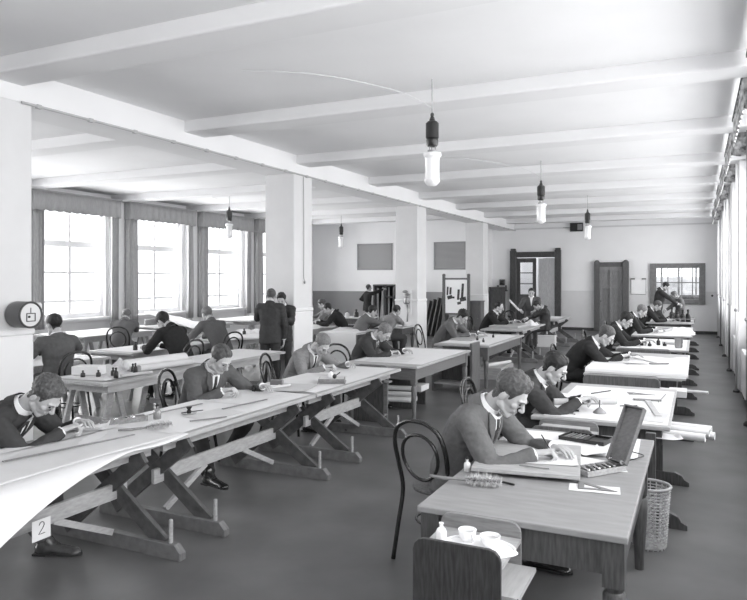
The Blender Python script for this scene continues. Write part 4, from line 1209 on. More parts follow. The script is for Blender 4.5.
for i, (x, y, z, dx) in enumerate(((-.02, 5.93, .64, 0), (.02, 6.03, .60, .0), (-.05, 5.83, .62, 0), (.0, 6.12, .63, 0))):
    roll(['thick white plan roll, uppermost of the bundle sticking out right of the second table', 'longest white plan roll jutting out right of the second table', 'short frayed white roll at the left of the bundle right of the second table', 'white plan roll at the back of the bundle right of the second table'][i], (x - .75, y + .12, z), (x + .10, y - .02, z), .032, PAPER, 'plan rolls under the second right table')
sheet('crumpled white sheet hanging out under the second right table', -.24, 5.72, .22, .22, 20, .62, curl=.05)

# third table
def drape(label, x0, x1, y0, y1, dx=.03, hang=.05, z=.72, m_=PAPER, sides='F', seed=0.0, rough=.004):
    """a sheet that lies on a table and bends down over its near edge"""
    def fn(u, v):
        x = x0 + (x1 - x0) * u; y = y0 + (y1 - y0) * v
        q = z + .002 + rough * (noise.noise(Vector((x * 4 + seed, y * 4, 0))) + .5)
        if 'F' in sides and v < .12: k = (.12 - v) / .12; y = y0 + (y1 - y0) * .12 - .02 - .02 * k; q -= hang * k ** 1.0 - 0
        return Vector((x, y, max(q, z - hang)))
    m = MB(); m.sheet(fn, 14, 25, .0015); return tag(m.build('drawing_sheet', m_), label, 'paper')


t = thing('drawing_board', 'broad raised drawing board on the third right table', 'drawing board', (-.65, 9.4, .72))
m = MB(); Mb = Matrix.Translation((-.66, 9.35, .735)) @ Matrix.Rotation(R(1.5), 4, 'X'); m.box(-.56, .54, -1.05, 1.05, 0, .02, Mb); m.build('board', OAK, t)
drape('very large white sheet over the third right table with torn right edge', -1.23, -.10, 8.27, 10.45, hang=.05, z=.768)
sheet('white sheet under the third man\'s hands', -.98, 9.9, .4, .5, 10, .775, PAPER2)
tsquare('wooden T-square on the third right table', -.44, 9.2, 120, .775, .8)
roll('thin white roll jutting out right beyond the third table', (-.5, 8.2, .62), (.10, 8.12, .62), .016)
plainbox('paper_stack', 'block of white papers under the right end of the third table', 'paper', -.20, 8.16, .56, (.18, .26, .07), 0, PAPER)
setsquare('dark set square on the great sheet of the third right table', -.80, 9.0, 25, .26, .6, .776, mat('set square horn', .17, .4))
sheet('grey tracing on the left of the great sheet, third right table', -.85, 9.35, .42, .5, 8, .7745, PAPER2, curl=.01)
# fourth
sheet('broad white drawing over the fourth right table', -.66, 12.6, .98, 1.9, 0, .72, curl=.002)
t = thing('pot', 'small grey ribbed pot on the fourth right table', 'pot', (-.28, 12.0, .722))
m = MB(); m.lathe((-.28, 12.0, .722), [(.05, 0), (.06, .03), (.055, .07), (.065, .09), (.06, .12), (.07, .15), (.06, .15), (.05, .03)], 20); m.build('pot_body', GREYM, t, smooth='auto')
for i, (x, y) in enumerate(((-.85, 12.2), (-.72, 12.1), (-.6, 12.35), (-.5, 12.25))):
    bottle(['short dark ink bottle, leftmost on the fourth right table', 'dark ink bottle second from the left on the fourth right table', 'tall dark ink bottle in the middle of the fourth right table', 'dark ink bottle right of the tall one on the fourth right table'][i], x, y, .723, (.06, .07, .12, .06)[i], .03, BLACK, 'ink bottles on the fourth right table')
sheet('grey note on the fourth right table', -1.0, 12.0, .3, .2, 5, .724, PAPER3)
roll('thin rolled plan resting on the fourth right table', (-.55, 12.6, .75), (-.25, 12.5, .75), .025, PAPER2)
# fifth, crumpled papers
def crumple(label, x, y, z, w, h, hh, seed, m_=PAPER, n=14):
    def fn(u, v):
        e = math.sin(u * math.pi) * math.sin(v * math.pi)
        return Vector((x + (u - .5) * w, y + (v - .5) * h, z + hh * (e ** .5) * (.55 + .8 * noise.noise(Vector((u * 4 + seed, v * 4, seed)))) + .002))
    m = MB(); m.sheet(fn, n, n, .002); return tag(m.build('crumpled_paper', m_), label, 'paper')


sheet('white drawing lying over the fifth right table', -.66, 15.6, 1.06, 2.3, 0, .72)
crumple('heap of crumpled white drawings on the fifth right table', -.36, 15.2, .725, .62, .9, .16, 3)
crumple('low crumpled white sheet at the left of the fifth right table', -.88, 15.6, .725, .42, .8, .08, 8)
plainbox('book', 'flat dark book lying on the fifth right table', 'book', -.75, 16.3, .725, (.4, .25, .04), 5, WAINS_L)
sheet('thin white papers beside the jars at the last right table', -.72, 19.2, .6, .7, 5, .722, curl=.02)
for i in range(7):
    x, y = -.62 + .13 * (i % 4), 19.3 + .22 * (i // 4)
    hgt = (.2, .26, .16, .3, .34, .22, .28)[i]
    bottle('dark glass jar on the last right table, ' + ['short and leftmost', 'second from left, front row', 'low, third in the front row', 'tall, right end of front row', 'tallest, left in the back row', 'middle of the back row', 'right in the back row'][i], x, y, .722, hgt, .06, BLACK, 'dark jars on the last right table', name='jar')
m = MB()
for y in (19.1, 19.8): m.tube([(-.7, y, .80), (-.08, y, .80)], .01); m.tube([(-.7, y, .722), (-.7, y, .81)], .01); m.tube([(-.08, y, .722), (-.08, y, .81)], .01); m.tube([(-.4, y, .722), (-.4, y, .81)], .01)
m.tube([(-.7, 19.1, .8), (-.7, 19.8, .8)], .01); m.tube([(-.08, 19.1, .8), (-.08, 19.8, .8)], .01); tag(m.build('bottle_rack', GREYM), 'low metal rail rack around the dark jars on the last right table', 'rack')

# ------------------------------------------------------------------ LEFT ROW, long trestle tables
LT = 'long trestle tables of the left row'
cross_table('nearest trestle table at the bottom left, under overhanging drawings', -4.2, -3.35, 1.45, 3.70, (1.75, 3.48), group=LT)
cross_table('middle trestle table of the left row, before the man with a pen', -4.2, -3.35, 3.72, 5.72, (3.94, 5.44), group=LT)
cross_table('far trestle table at the end of the left row', -4.2, -3.35, 5.75, 7.83, (6.09, 7.25), group=LT)
# label paper on the near stretcher
t = thing('stretcher_label', 'white paper label marked with a figure 2 pasted on the nearest stretcher', 'label', (-3.44, 2.83, .30))
def lab(u, v): return Vector((-3.479, 2.70 + .125 * u, .315 + .12 * v))
m = MB(); m.sheet(lab, 3, 3, .0015, (1, 0, 0)); m.build('sheet', PAPER, t)
m = MB(); P_ = [(.36, .74), (.42, .84), (.52, .88), (.62, .82), (.64, .70), (.56, .56), (.44, .42), (.34, .30), (.50, .30), (.68, .30)]
m.tube([Vector((-3.4755, 2.70 + .125 * a, .315 + .12 * b_)) for a, b_ in P_], .0022, 5); m.build('figure', INK, t)

# big sheet hanging over the near table edge
def bigsheet(u, v):
    y = 1.25 + 2.62 * v
    over = .34 * max(0, min(1, (3.3 - y) / 1.3)) ** 1.1 + .01
    if y > 3.35: over = .012 + .03 * math.sin((y - 3.35) * 6)
    W = .80 + over; s = u * W; x = -4.14 + s; z = .7195
    if x > -3.345:
        e = x + 3.345; a = min(e / .34, 1.0); z -= e * (.25 + .75 * a) * .8; x = -3.345 + e * .82
    z += .0025 * math.sin(y * 5 + u * 7)
    return Vector((x, y, z + .0025))
m = MB(); m.sheet(bigsheet, 26, 40, .002); tag(m.build('drawing_sheet', PAPER, smooth=True), 'huge white drawing spilling over the edge of the nearest left table', 'paper')
def over2(u, v):
    y = 1.5 + 2.3 * v; x = -4.0 + .62 * u + .03 * math.sin(y * 2); return Vector((x, y, .7265 + .003 * math.sin(y * 3 + u * 5) + .015 * max(0, .1 - abs(v - .98)) ))
m = MB(); m.sheet(over2, 12, 24, .0015); tag(m.build('drawing_sheet', PAPER2, smooth=True), 'second cream drawing lying upon the huge white one at the left', 'paper')
sheet('long white drawing over the middle table of the left row', -3.79, 4.75, .80, 1.85, 0, .7195, curl=.002, n=10)
sheet('white sheet under the hands of the man in the middle of the left row', -3.86, 5.25, .46, .62, 4, .7235, PAPER, curl=.006)
sheet('cream sheet beside the ink well in the left row', -3.6, 4.5, .3, .42, -6, .7235, PAPER2, curl=.004)
sheet('long white drawing over the far table of the left row', -3.79, 6.75, .80, 1.95, 0, .7195, curl=.002, n=10)
sheet('grey sheet half under the tin on the left row', -3.75, 5.95, .4, .5, 14, .7235, PAPER3, curl=.01)
sheet('white sheet under the hands of the third man of the left row', -3.85, 7.1, .42, .5, 6, .7235, PAPER, curl=.006)
sheet('white folded sheet standing up by the wrist of the leftmost man', -4.05, 3.66, .2, .16, 30, .7285, curl=.06)
for i, (x, y, rz, L) in enumerate(((-3.72, 3.2, 78, .9), (-3.62, 4.95, 82, .55), (-3.5, 4.30, 60, .3), (-4.02, 4.45, 83, .7))):
    m = MB(); c_, s_ = math.cos(R(rz)), math.sin(R(rz)); m.bar((x - c_ * L / 2, y - s_ * L / 2, .734), (x + c_ * L / 2, y + s_ * L / 2, .734), .022, .006)
    tag(m.build('ruler', MIDH), ['long thin ruler on the nearest left drawing', 'ruler along the middle of the second left table', 'short ruler by the ink well on the left row', 'dark long ruler in front of the man in the middle of the left row'][i], 'ruler')
t = thing('instrument_box', 'long flat open wooden box on the nearest left table', 'box', (-4.0, 3.93, .722)); M = Matrix.Translation((-4.04, 3.95, .7225)) @ Matrix.Rotation(R(62), 4, 'Z')
m = MB(); m.box(-.17, .17, -.05, .05, 0, .01, M)
for q in ((-.17, .17, -.05, -.04), (-.17, .17, .04, .05), (-.17, -.16, -.04, .04), (.16, .17, -.04, .04), (.02, .03, -.04, .04)): m.box(*q, .01, .04, M)
m.build('case', MIDH, t); m = MB(); m.ell(M @ Vector((.07, .01, .03)), (.02, .02, .02)); m.ell(M @ Vector((-.06, 0, .025)), (.03, .02, .015)); m.build('contents', BRASS, t, smooth=True)
bottle('glass ink bottle with pointed stopper behind the brush on the left row', -3.90, 4.16, .7235, .11, .030, mat('bottle glass', .2, .12, spec=.8))
brush('stiff bench brush with pale bristles on the left row', -3.67, 3.80, 62, .7245, .2, .19)
saucer_well('black ink well on a grey saucer on the left row', -3.80, 4.42, .7235)
plainbox('tin', 'small dark tin on the left row between the second and third man', 'tin', -4.02, 6.05, .7235, (.13, .08, .05), 20, mat('tin lid', .16, .3))
roll('grey thin roll on the left row beside the small tin', (-3.92, 5.72, .74), (-3.82, 6.0, .74), .016, PAPER3)
t = thing('wooden_block', 'wooden instrument block with a small bottle on top, third table of the left row', 'box', (-3.56, 6.42, .7235)); M = Matrix.Translation((-3.56, 6.42, .7235)) @ Matrix.Rotation(R(25), 4, 'Z')
m = MB(); m.box(-.15, .15, -.11, .11, 0, .012, M); m.box(-.14, .14, -.10, .10, .012, .05, M); m.build('block', MIDH, t, bevel=.004)
m = MB(); m.box(-.13, .13, -.09, .09, .05, .052, M); m.build('cloth', PAPER2, t)
bottle('little white ink pot on the wooden block, left row', -3.59, 6.45, .776, .075, .026, CHINA)
m = MB(); m.ell((-3.50, 6.37, .80), (.02, .03, .025)); m.tube([(-3.50, 6.37, .8), (-3.46, 6.42, .84)], .006); tag(m.build('sponge', INK), 'small black sponge holder on the wooden block, left row', 'sponge')
for i, (x, y) in enumerate(((-4.02, 5.68), (-3.98, 5.58))):
    bottle(['tiny black ink bottle by the second man\'s left hand on the left row', 'tiny ink bottle in front of the tiny black one on the left row'][i], x, y, .7235, .06, .018, BLACK)

# ------------------------------------------------------------------ MIDDLE ROW beyond the left row
leg_table('pale oak table with tapered legs just beyond the left trestle row', -4.30, -3.22, 8.04, 10.3, OAK, mat('table side wood', .16, .5, .15, 8, (1, 8, 8)), drawer=False, legw=.07)
sheet('large white sheet on the pale oak table beyond the left row', -3.74, 9.2, .98, 1.9, 0, .72)
sheet('cream drawing near the front of the pale oak table', -3.85, 8.6, .6, .5, 10, .7235, PAPER2)
side_cabinet('low dark side cabinet at the near end of the pale oak table', -4.05, -3.62, 7.88, 8.02, group='side cabinets of the middle row', mat_=WALNUT)
for i in range(4):
    roll('white plan roll on the low shelf under the pale oak table, ' + ['uppermost', 'middle', 'lowest', 'rear'][i], (-3.95 + .02 * i, 8.2 + .05 * i, .24 + .07 * (i % 3)), (-3.42 + .01 * i, 8.3 + .05 * i, .24 + .07 * (i % 3)), .032, PAPER, 'rolls under the pale oak table')
t = thing('shelf_unit', 'dark wooden pedestal with shelves under the pale oak table', 'shelf', (-3.75, 9.0, 0))
m = MB(); m.box(-4.0, -3.6, 8.9, 8.93, 0, .5); m.box(-4.0, -3.6, 9.3, 9.33, 0, .5); m.box(-4.0, -3.6, 8.93, 9.3, .47, .5); m.box(-4.0, -3.55, 8.93, 9.3, .22, .24); m.build('carcass', WALNUT, t)
plainbox('paper_stack', 'white papers stacked on the shelf of the dark pedestal', 'paper', -3.68, 9.12, .24, (.3, .3, .08), 0, PAPER)

leg_table('second oak table of the middle row, before the man in tweed', -4.1, -3.12, 11.0, 13.5, OAK, MIDW, legw=.08)
t = thing('book_stand', 'tall plank sided stand in front of the second oak table of the middle row', 'stand', (-3.5, 10.75, 0))
m = MB(); m.box(-3.30, -3.26, 10.5, 10.92, 0, .80); m.build('side_panel', MIDW, t); m = MB(); m.box(-3.95, -3.91, 10.5, 10.92, 0, .70); m.build('side_panel', MIDW, t)
m = MB(); m.box(-3.91, -3.30, 10.5, 10.92, .60, .62); m.build('shelf', OAK, t); m = MB(); m.box(-3.91, -3.30, 10.5, 10.92, .12, .14); m.build('shelf', OAK, t)
m = MB(); m.box(-3.91, -3.30, 10.88, 10.90, .14, .60); m.build('back_panel', MIDW, t)
sheet('white papers over the second oak table of the middle row', -3.62, 12.2, .86, 2.0, 0, .72)
plainbox('drawing_board', 'thin pale drawing board under the tweed man\'s hands', 'drawing board', -3.85, 12.2, .724, (.42, 1.0, .02), 0, OAK)
plainbox('crate', 'pale wooden crate with rolls under the second oak table of the middle row', 'box', -3.4, 12.5, 0, (.4, .9, .22), 0, OAK)
roll('white roll lying on the pale crate under the second oak table', (-3.5, 12.1, .25), (-3.25, 12.9, .25), .03)
for i, (x, y) in enumerate(((-3.4, 11.6), (-3.5, 12.6), (-3.6, 11.9))):
    bottle(['dark ink bottle nearest on the second oak table of the middle row', 'dark ink bottle farthest on the second oak table of the middle row', 'dark ink bottle in the middle of the second oak table'][i], x, y, .723, .07, .022, BLACK)
cross_table('trestle table with crossed legs at the far end of the middle row', -4.35, -3.40, 14.6, 17.0, (14.85, 15.6), group=LT)
plainbox('drawing_board', 'thick drawing board with papers on the far crossed trestle table', 'drawing board', -3.95, 15.7, .72, (.66, 1.3, .05), 0, OAK)
crumple('crumpled white paper on the far crossed trestle table', -3.6, 16.3, .72, .3, .5, .14, 4)
cross_table('last trestle table before the double doors', -4.3, -3.35, 18.5, 20.5, (18.7, 20.2), group=LT)
sheet('white papers heaped on the last trestle table before the doors', -3.7, 19.6, .6, 1.0, 0, .722, curl=.05)
plainbox('case', 'upright brown wooden case on the trestle table before the doors', 'case', -3.95, 18.7, .722, (.42, .3, .30), 0, MIDW)
plainbox('paper_stack', 'pile of white papers on the floor under the last trestle table', 'paper', -3.7, 18.6, 0, (.5, .3, .3), 0, PAPER)
t = thing('desk_fan', 'round black desk object with ring stand on the far crossed trestle table', 'fan', (-4.3, 17.0, .72))
m = MB(); m.tube([(-4.28 + .13 * math.cos(a * math.pi / 12), 16.9, .90 + .13 * math.sin(a * math.pi / 12)) for a in range(24)], .02, 8, closed=True); m.build('ring', BLACK, t, smooth=True)
m = MB(); m.lathe((-4.28, 16.9, .72), [(.09, 0), (.08, .02), (.02, .03), (.02, .06)], 16); m.build('base', BLACK, t); m = MB(); m.ell((-4.28, 16.9, .90), (.05, .05, .05)); m.build('hub', BLACK, t, smooth=True)

# ------------------------------------------------------------------ SECOND LEFT ROW, plain sawhorse tables
def horse_table(label, x0, x1, y0, y1, group=None, top=PINE, legs=STAINL, z=.72):
    t = thing('sawhorse_table', label, 'table', ((x0 + x1) / 2, (y0 + y1) / 2, 0), group)
    m = MB(); m.box(x0, x1, y0, y1, z - .035, z); m.build('tabletop', top, t, bevel=.003)
    m = MB(); m.box(x0 + .04, x1 - .07, y0 + .1, y0 + .13, z - .12, z - .035); m.box(x0 + .04, x1 - .07, y1 - .13, y1 - .1, z - .12, z - .035); m.box(x1 - .07, x1 - .04, y0 + .1, y1 - .1, z - .12, z - .035); m.build('apron', top, t)
    for y in (y0 + .3, y1 - .3):
        m = MB(); m.box(x0 + .08, x1 - .08, y - .03, y + .03, z - .13, z - .035); m.build('crossbar', legs, t)
        for x, sx in ((x0 + .16, -1), (x1 - .16, 1)):
            for sy in (-1, 1):
                m = MB(); m.bar((x, y + sy * .03, z - .05), (x + sx * .02, y + sy * .20, 0), .065, .035, (1, 0, 0)); m.build('leg', legs, t)
        m = MB(); m.box(x0 + .14, x1 - .14, y - .012, y + .012, .22, .28); m.build('rail', legs, t)
    return t


G2 = 'sawhorse tables on the window side'
horse_table('near table of the second left row, loaded with rolls and papers', -6.62, -5.72, 5.3, 7.08, G2)
horse_table('far table of the second left row, beneath a smooth white sheet', -6.62, -5.74, 7.12, 8.88, G2)
sheet('white sheet over the far table of the second left row', -6.18, 8.0, .84, 1.7, 0, .72)
roll('thick long roll of white drawings lying along the near table of the second left row', (-6.24, 6.12, .793), (-6.14, 7.05, .793), .070, PAPER, name='plan_roll')
roll('thinner roll beside the thick long one on the second left row', (-6.05, 6.15, .768), (-5.94, 6.95, .768), .042, PAPER2, name='plan_roll')
sheet('papers in a pile on the near table of the second left row', -6.2, 5.75, .7, .7, 5, .722, curl=.02)
plainbox('box', 'white oblong box upon the near table of the second left row', 'box', -6.40, 5.72, .73, (.32, .2, .10), 20, PAPER)
crumple('crumpled cream sheets behind the white oblong box', -6.40, 6.15, .722, .3, .4, .14, 6, PAPER2)
for i, (x, y) in enumerate(((-6.12, 5.6), (-6.02, 5.72), (-5.85, 5.6), (-6.25, 5.5), (-6.08, 6.08), (-5.96, 6.0))):
    bottle('small dark bottle on the near second row table, ' + ['second from left at the front', 'third from left at the front', 'rightmost at the front', 'leftmost at the front', 'left one by the rolls', 'right one by the rolls'][i], x, y, .735, .07 + .02 * (i % 3), .026, BLACK, 'dark bottles on the second left row')
roll('grey narrow roll near the front edge of the second left row', (-5.88, 5.7, .745), (-5.8, 6.1, .745), .018, PAPER3)
G3 = 'tables of the third left row'
for i, (y0, y1) in enumerate(((5.1, 7.2), (7.6, 9.6), (9.8, 11.9), (12.4, 14.4))):
    horse_table('table of the third left row ' + ['behind the near column, where two men face each other', 'before the bending dark suited man', 'beside the man with his back turned', 'farthest, by the third window'][i], -8.55, -7.62, y0, y1, G3, top=OAK)
    sheet('large white drawing on the third left row ' + ['behind the near column', 'before the bending dark suited man', 'beside the man with his back turned', 'farthest, by the third window'][i], -8.08, (y0 + y1) / 2, .9, 1.7, 2, .72, curl=.01)
plainbox('box', 'small white box at the elbow of the bending dark suited man', 'box', -7.78, 8.75, .722, (.3, .22, .14), 10, PAPER)
crumple('crumpled white papers on the third left row beside the standing pair', -8.1, 11.2, .722, .6, .5, .14, 5)
for i, (x, y) in enumerate(((-7.9, 10.2), (-8.0, 10.9), (-8.2, 10.5), (-7.85, 7.9), (-8.2, 13.0))):
    bottle('dark bottle on the third left row, ' + ['nearest the man with his back turned', 'right of the crumpled papers', 'between drawings by the turned man', 'close to the bending dark suited man', 'at the farthest table'][i], x, y, .735, .12, .035, BLACK, 'dark bottles on the third left row')
t = thing('drawing_board', 'round ended board lying flat on the third left row by the standing pair', 'drawing board', (-7.9, 11.0, .72))
m = MB(); m.prism([(.35 * math.cos(a * math.pi / 12), .6 * math.sin(a * math.pi / 12)) for a in range(24)], Matrix.Translation((-7.6, 10.7, .725)), .03); m.build('board', PAPER2, t)
G4 = 'tables nearest the left windows'
for i, (y0, y1) in enumerate(((6.2, 8.2), (9.3, 11.3), (11.9, 14.0), (14.7, 16.8))):
    horse_table('table nearest the left windows, ' + ['hidden behind the seated pair', 'where the man in the bentwood chair sits', 'with a sloping white sheet', 'farthest down the window side'][i], -12.0, -10.6, y0, y1, G4, top=OAK)
    sheet('white drawing on the table nearest the left windows, ' + ['behind the seated pair', 'by the man in the bentwood chair', 'under the sloping sheet', 'farthest down'][i], -11.3, (y0 + y1) / 2, 1.36, 1.7, 0, .72, curl=.01)
def slope(u, v): return Vector((-11.9 + 1.5 * u, 12.2 + 1.3 * v, 1.05 - .35 * u + .04 * math.sin(v * 5) - .15 * v))
m = MB(); m.sheet(slope, 10, 10, .003); tag(m.build('drawing_sheet', PAPER), 'broad sloping white sheet propped on the window side table', 'paper')
m = MB(); m.box(-11.9, -11.86, 12.25, 13.40, .722, .86); tag(m.build('prop', STAINL), 'wooden prop under the sloping white sheet', 'prop')
plainbox('chest', 'small plan chest with dark vertical slats by the first window', 'chest', -12.6, 8.6, 0, (.5, .7, .8), 0, WAINS)
for k in range(5):
    m = MB(); m.bar((-12.2 + .0 * k, 8.55 + .14 * k, 0), (-12.3, 8.55 + .14 * k, .98), .04, .03, (1, 0, 0)); tag(m.build('board_edge', WALNUT), 'dark narrow board standing on edge under the first window, ' + ['nearest', 'second', 'third', 'fourth', 'farthest'][k], 'board', 'narrow boards by the first window')

# ------------------------------------------------------------------ between second and third column
t = thing('plan_table', 'table wholly covered by a white sheet reaching the floor, left of the third column', 'table', (-6.7, 12.6, 0))
m = MB(); m.box(-7.15, -6.30, 12.35, 13.5, .68, .71); m.build('tabletop', OAK, t)
for x in (-7.1, -6.36):
    for y in (12.4, 13.42): m = MB(); m.box(x, x + .05, y, y + .05, 0, .68); m.build('leg', MIDW, t)
def cov(u, v):
    L = .70 + 1.15; s = v * L
    x = -7.15 + .87 * u
    if s < .70: return Vector((x, 12.33 - .01 * math.sin(u * 9), .02 + s))
    return Vector((x, 12.33 + s - .70, .722))
m = MB(); m.sheet(cov, 8, 24, .002, (0, -1, .6)); tag(m.build('drawing_sheet', PAPER), 'white sheet hanging down to the floor left of the third column', 'paper')
crumple('loose grey papers on top of the sheet covered table', -6.8, 13.0, .724, .6, .6, .10, 11, PAPER2)
leg_table('dark table at which the two distant men sit', -7.0, -6.10, 14.35, 15.18, PAPER3, WALNUT)
sheet('white open drawing at the dark table by the third column', -6.5, 14.75, .7, .5, 4, .722, curl=.02)
leg_table('dark long table in front of the grey dado at the back left', -10.05, -8.4, 17.2, 18.0, PAPER3, WALNUT, turned=False)
for i, x in enumerate((-9.8, -9.5, -9.2, -8.9, -8.6)):
    bottle('pot on the long table at the back left, ' + ['leftmost', 'second from left', 'middle', 'second from right', 'rightmost'][i], x, 17.5, .722, .16 + .05 * (i % 2), .07, BLACK if i % 2 else PAPER2, 'pots on the back left table')
sheet('papers spread before the dark suited man behind the second column', -8.0, 13.5, .9, .6, 0, .722, curl=.03)

# back left storage rack with rolls
t = thing('plan_rack', 'tall dark rack of upright plan rolls at the back wall left of the third column', 'rack', (-10.3, 22.0, 0))
m = MB(); x0, x1 = -10.40, -9.55
for x in (x0, -9.95, x1 - .05): m.box(x, x + .05, 21.75, 22.4, 0, 1.62)
m.box(x0, x1, 21.75, 22.4, 1.57, 1.62); m.box(x0, x1, 21.75, 22.4, .15, .2); m.box(-9.95, x1, 21.75, 22.4, 1.15, 1.2); m.box(x0, x1, 22.37, 22.4, 0, 1.6); m.build('frame', WALNUT, t)
for i in range(7):
    x = -10.30 + .105 * i; top = 1.5 if i < 3 else (1.52 if i != 5 else 1.1)
    roll('tall white plan roll standing in the back rack, %s from the left' % ['first', 'second', 'third', 'fourth', 'fifth', 'sixth', 'seventh'][i], (x, 21.95, .2), (x + (.08 if i % 2 else -.03), 22.0, top), .042, PAPER, 'plan rolls in the back rack')
# display frame with mounted pictures
t = thing('display_frame', 'tall wooden easel frame holding a white board with dark photographs', 'display board', (-6.75, 20.0, 0))
for x in (-7.16, -6.36):
    m = MB(); m.box(x, x + .075, 19.96, 20.04, 0, 1.92); m.lathe((x + .037, 20.0, 1.92), [(.05, 0), (.055, .03), (.03, .06)], 12); m.build('post', MIDW, t)
m = MB(); m.box(-7.09, -6.36, 19.98, 20.02, 1.80, 1.85); m.box(-7.09, -6.36, 19.98, 20.02, .72, .77); m.build('rail', MIDW, t)
m = MB(); m.box(-7.07, -6.37, 19.985, 20.0, .77, 1.78); m.build('board', mat('bright card', .92), t)
for (x, z, w, h) in ((-7.02, 1.32, .05, .26), (-6.93, 1.34, .06, .22), (-7.0, 1.20, .16, .11), (-6.86, 1.22, .09, .06), (-6.68, 1.18, .07, .32), (-6.55, 1.22, .07, .46), (-6.60, 1.14, .20, .12), (-6.68, 1.04, .12, .08)):
    m = MB(); m.cbox((x + w / 2, 19.98, z + h / 2), (w, .006, h), ry=R(4 if w < .1 else -14)); m.build('photograph', mat('dark photograph', .06, .5, .6, 18), t)
for i in range(5):
    m = MB(); x = -7.95 + .15 * i; m.bar((x, 20.45, 0), (x + .20, 20.62, 1.1 + .05 * i), .04, .5, (0, 1, 0))
    tag(m.build('leaning_board', WALNUT if i % 2 else MIDW), 'dark drawing board leaning in a row right of the third column, %s' % ['leftmost', 'second from left', 'middle', 'second from right', 'rightmost'][i], 'board', 'leaning boards by the display frame')
t = thing('cabinet', 'brown wooden cabinet beside the display frame', 'cabinet', (-6.15, 20.2, 0))
m = MB(); m.box(-6.35, -5.98, 20.1, 20.5, 0, 1.12); m.box(-6.37, -5.96, 20.08, 20.52, 1.12, 1.15); m.build('carcass', MIDW, t, bevel=.006); m = MB(); m.box(-6.32, -6.01, 20.085, 20.1, .08, 1.05); d = m.build('door', MIDW, t); m = MB(); m.ell((-6.05, 20.07, .6), (.015, .015, .015)); m.build('knob', BRASS, d)
t = thing('cupboard', 'tall dark cupboard standing behind the bespectacled man, right of the last column', 'cupboard', (-6.6, 24.4, 0))
m = MB(); m.box(-6.85, -6.40, 24.2, 24.7, 0, 1.48); m.box(-6.87, -6.38, 24.17, 24.72, 1.48, 1.52); m.build('carcass', WALNUT, t); m = MB(); m.box(-6.82, -6.43, 24.185, 24.2, .1, 1.42); d = m.build('door', WALNUT, t); m = MB(); m.ell((-6.46, 24.17, .8), (.015, .015, .015)); m.build('knob', BRASS, d)

# ------------------------------------------------------------------ the people
r, hm = person('man in grey tweed jacket writing at the big front table on the right, wavy hair', (-1.06, 4.21, 1.13), -8, 'grey', 'mid', 'brown', 'curly', 50, S=1.12, vox=.009,
               hands=[(-.86, 4.06, .81), (-.80, 4.30, .80)], turn=2, pelvis=(-1.43, 4.24, .56), feet=[(-.95, 4.35, 0), (-.80, 4.72, 0)], knees=[(-1.05, 4.05, .56), (-1.05, 4.35, .56)])
pencil_in(hm['R'], 'pencil in the hand of the foremost man at the right')
person('dark suited man with parted hair leaning at the second right table', (-1.12, 5.97, 1.08), 0, 'dark', None, 'dark', 'part', 42, S=1.1, vox=.010, hands=[(-.90, 5.93, .82), (-.88, 6.12, .81)], pelvis=(-1.50, 5.99, .56))
person('dark suited man writing at the third right table, in front of the closed door', (-1.10, 9.46, 1.09), 3, 'black', None, 'brown', 'short', 50, S=1.1, vox=.012, hands=[(-.88, 9.35, .84), (-.80, 9.62, .84)])
person('dark suited man with dark hair writing at the fourth right table', (-1.10, 12.23, 1.14), 5, 'black', None, 'dark', 'part', 42, S=1.1, vox=.014, hands=[(-.86, 12.1, .80), (-.80, 12.4, .80)], turn=-15)
person('dark suited man with light hair writing at the fifth right table', (-1.05, 15.04, 1.17), 5, 'black', None, 'fair', 'short', 48, S=1.1, vox=.015, hands=[(-.82, 14.9, .80), (-.76, 15.2, .80)])
person('dark suited man leaning low over the last right table, beside the standing man', (-.95, 19.0, 1.14), 5, 'black', None, 'brown', 'short', 55, S=1.08, vox=.016, hands=[(-.7, 18.9, .78), (-.66, 19.2, .78)])
person('man standing and leaning forward before the framed window', (-.88, 22.3, 1.60), 10, 'dark', None, 'dark', 'short', 35, mode='stand', S=1.06, vox=.016, hands=[(-.52, 22.1, 1.05), (-.5, 22.4, 1.05)], pelvis=(-1.12, 22.25, .88))
person('man half hidden beside the standing man by the framed window', (-.66, 22.9, 1.33), 190, 'grey', None, 'fair', 'short', 40, S=1.0, vox=.016, hands=[(-.9, 22.8, .85), (-.9, 23.1, .85)])

r, hm = person('curly haired dark suited man bent over the nearest left table at the picture edge', (-4.12, 3.30, 1.03), 14, 'dark', 'grey', 'brown', 'curly', 62, S=1.14, vox=.009, hands=[(-4.00, 3.36, .79), (-4.13, 3.60, .79)], pelvis=(-4.56, 3.02, .57),
               feet=[(-3.94, 3.16, 0), (-4.25, 3.5, 0)], knees=[(-4.08, 3.0, .52), (-4.12, 3.4, .52)], shoe=LEATHER_B)
r, hm = person('man in grey jacket writing in the middle of the left row, one boot forward', (-4.17, 5.30, 1.07), -20, 'mid', 'dark', 'brown', 'part', 44, turn=12, S=1.12, vox=.010, hands=[(-4.0, 5.14, .80), (-3.88, 5.60, .78)], pelvis=(-4.50, 5.36, .56),
               feet=[(-3.80, 4.70, 0), (-4.3, 5.6, 0)], knees=[(-4.02, 4.92, .55), (-4.02, 5.46, .55)])
pencil_in(hm['R'], 'pencil in the hand of the man in the middle of the left row')
person('man in light tweed bent over the far end of the left row', (-4.18, 7.28, 1.04), -14, 'light', 'mid', 'fair', 'short', 58, S=1.1, vox=.011, hands=[(-4.02, 7.1, .79), (-3.9, 7.45, .79)], pelvis=(-4.55, 7.3, .56))
person('dark suited man leaning low over the pale oak table of the middle row', (-4.15, 9.05, 1.06), 0, 'dark', None, 'fair', 'short', 60, S=1.1, vox=.012, hands=[(-3.95, 8.9, .79), (-3.88, 9.2, .79)], pelvis=(-4.50, 8.95, .57))
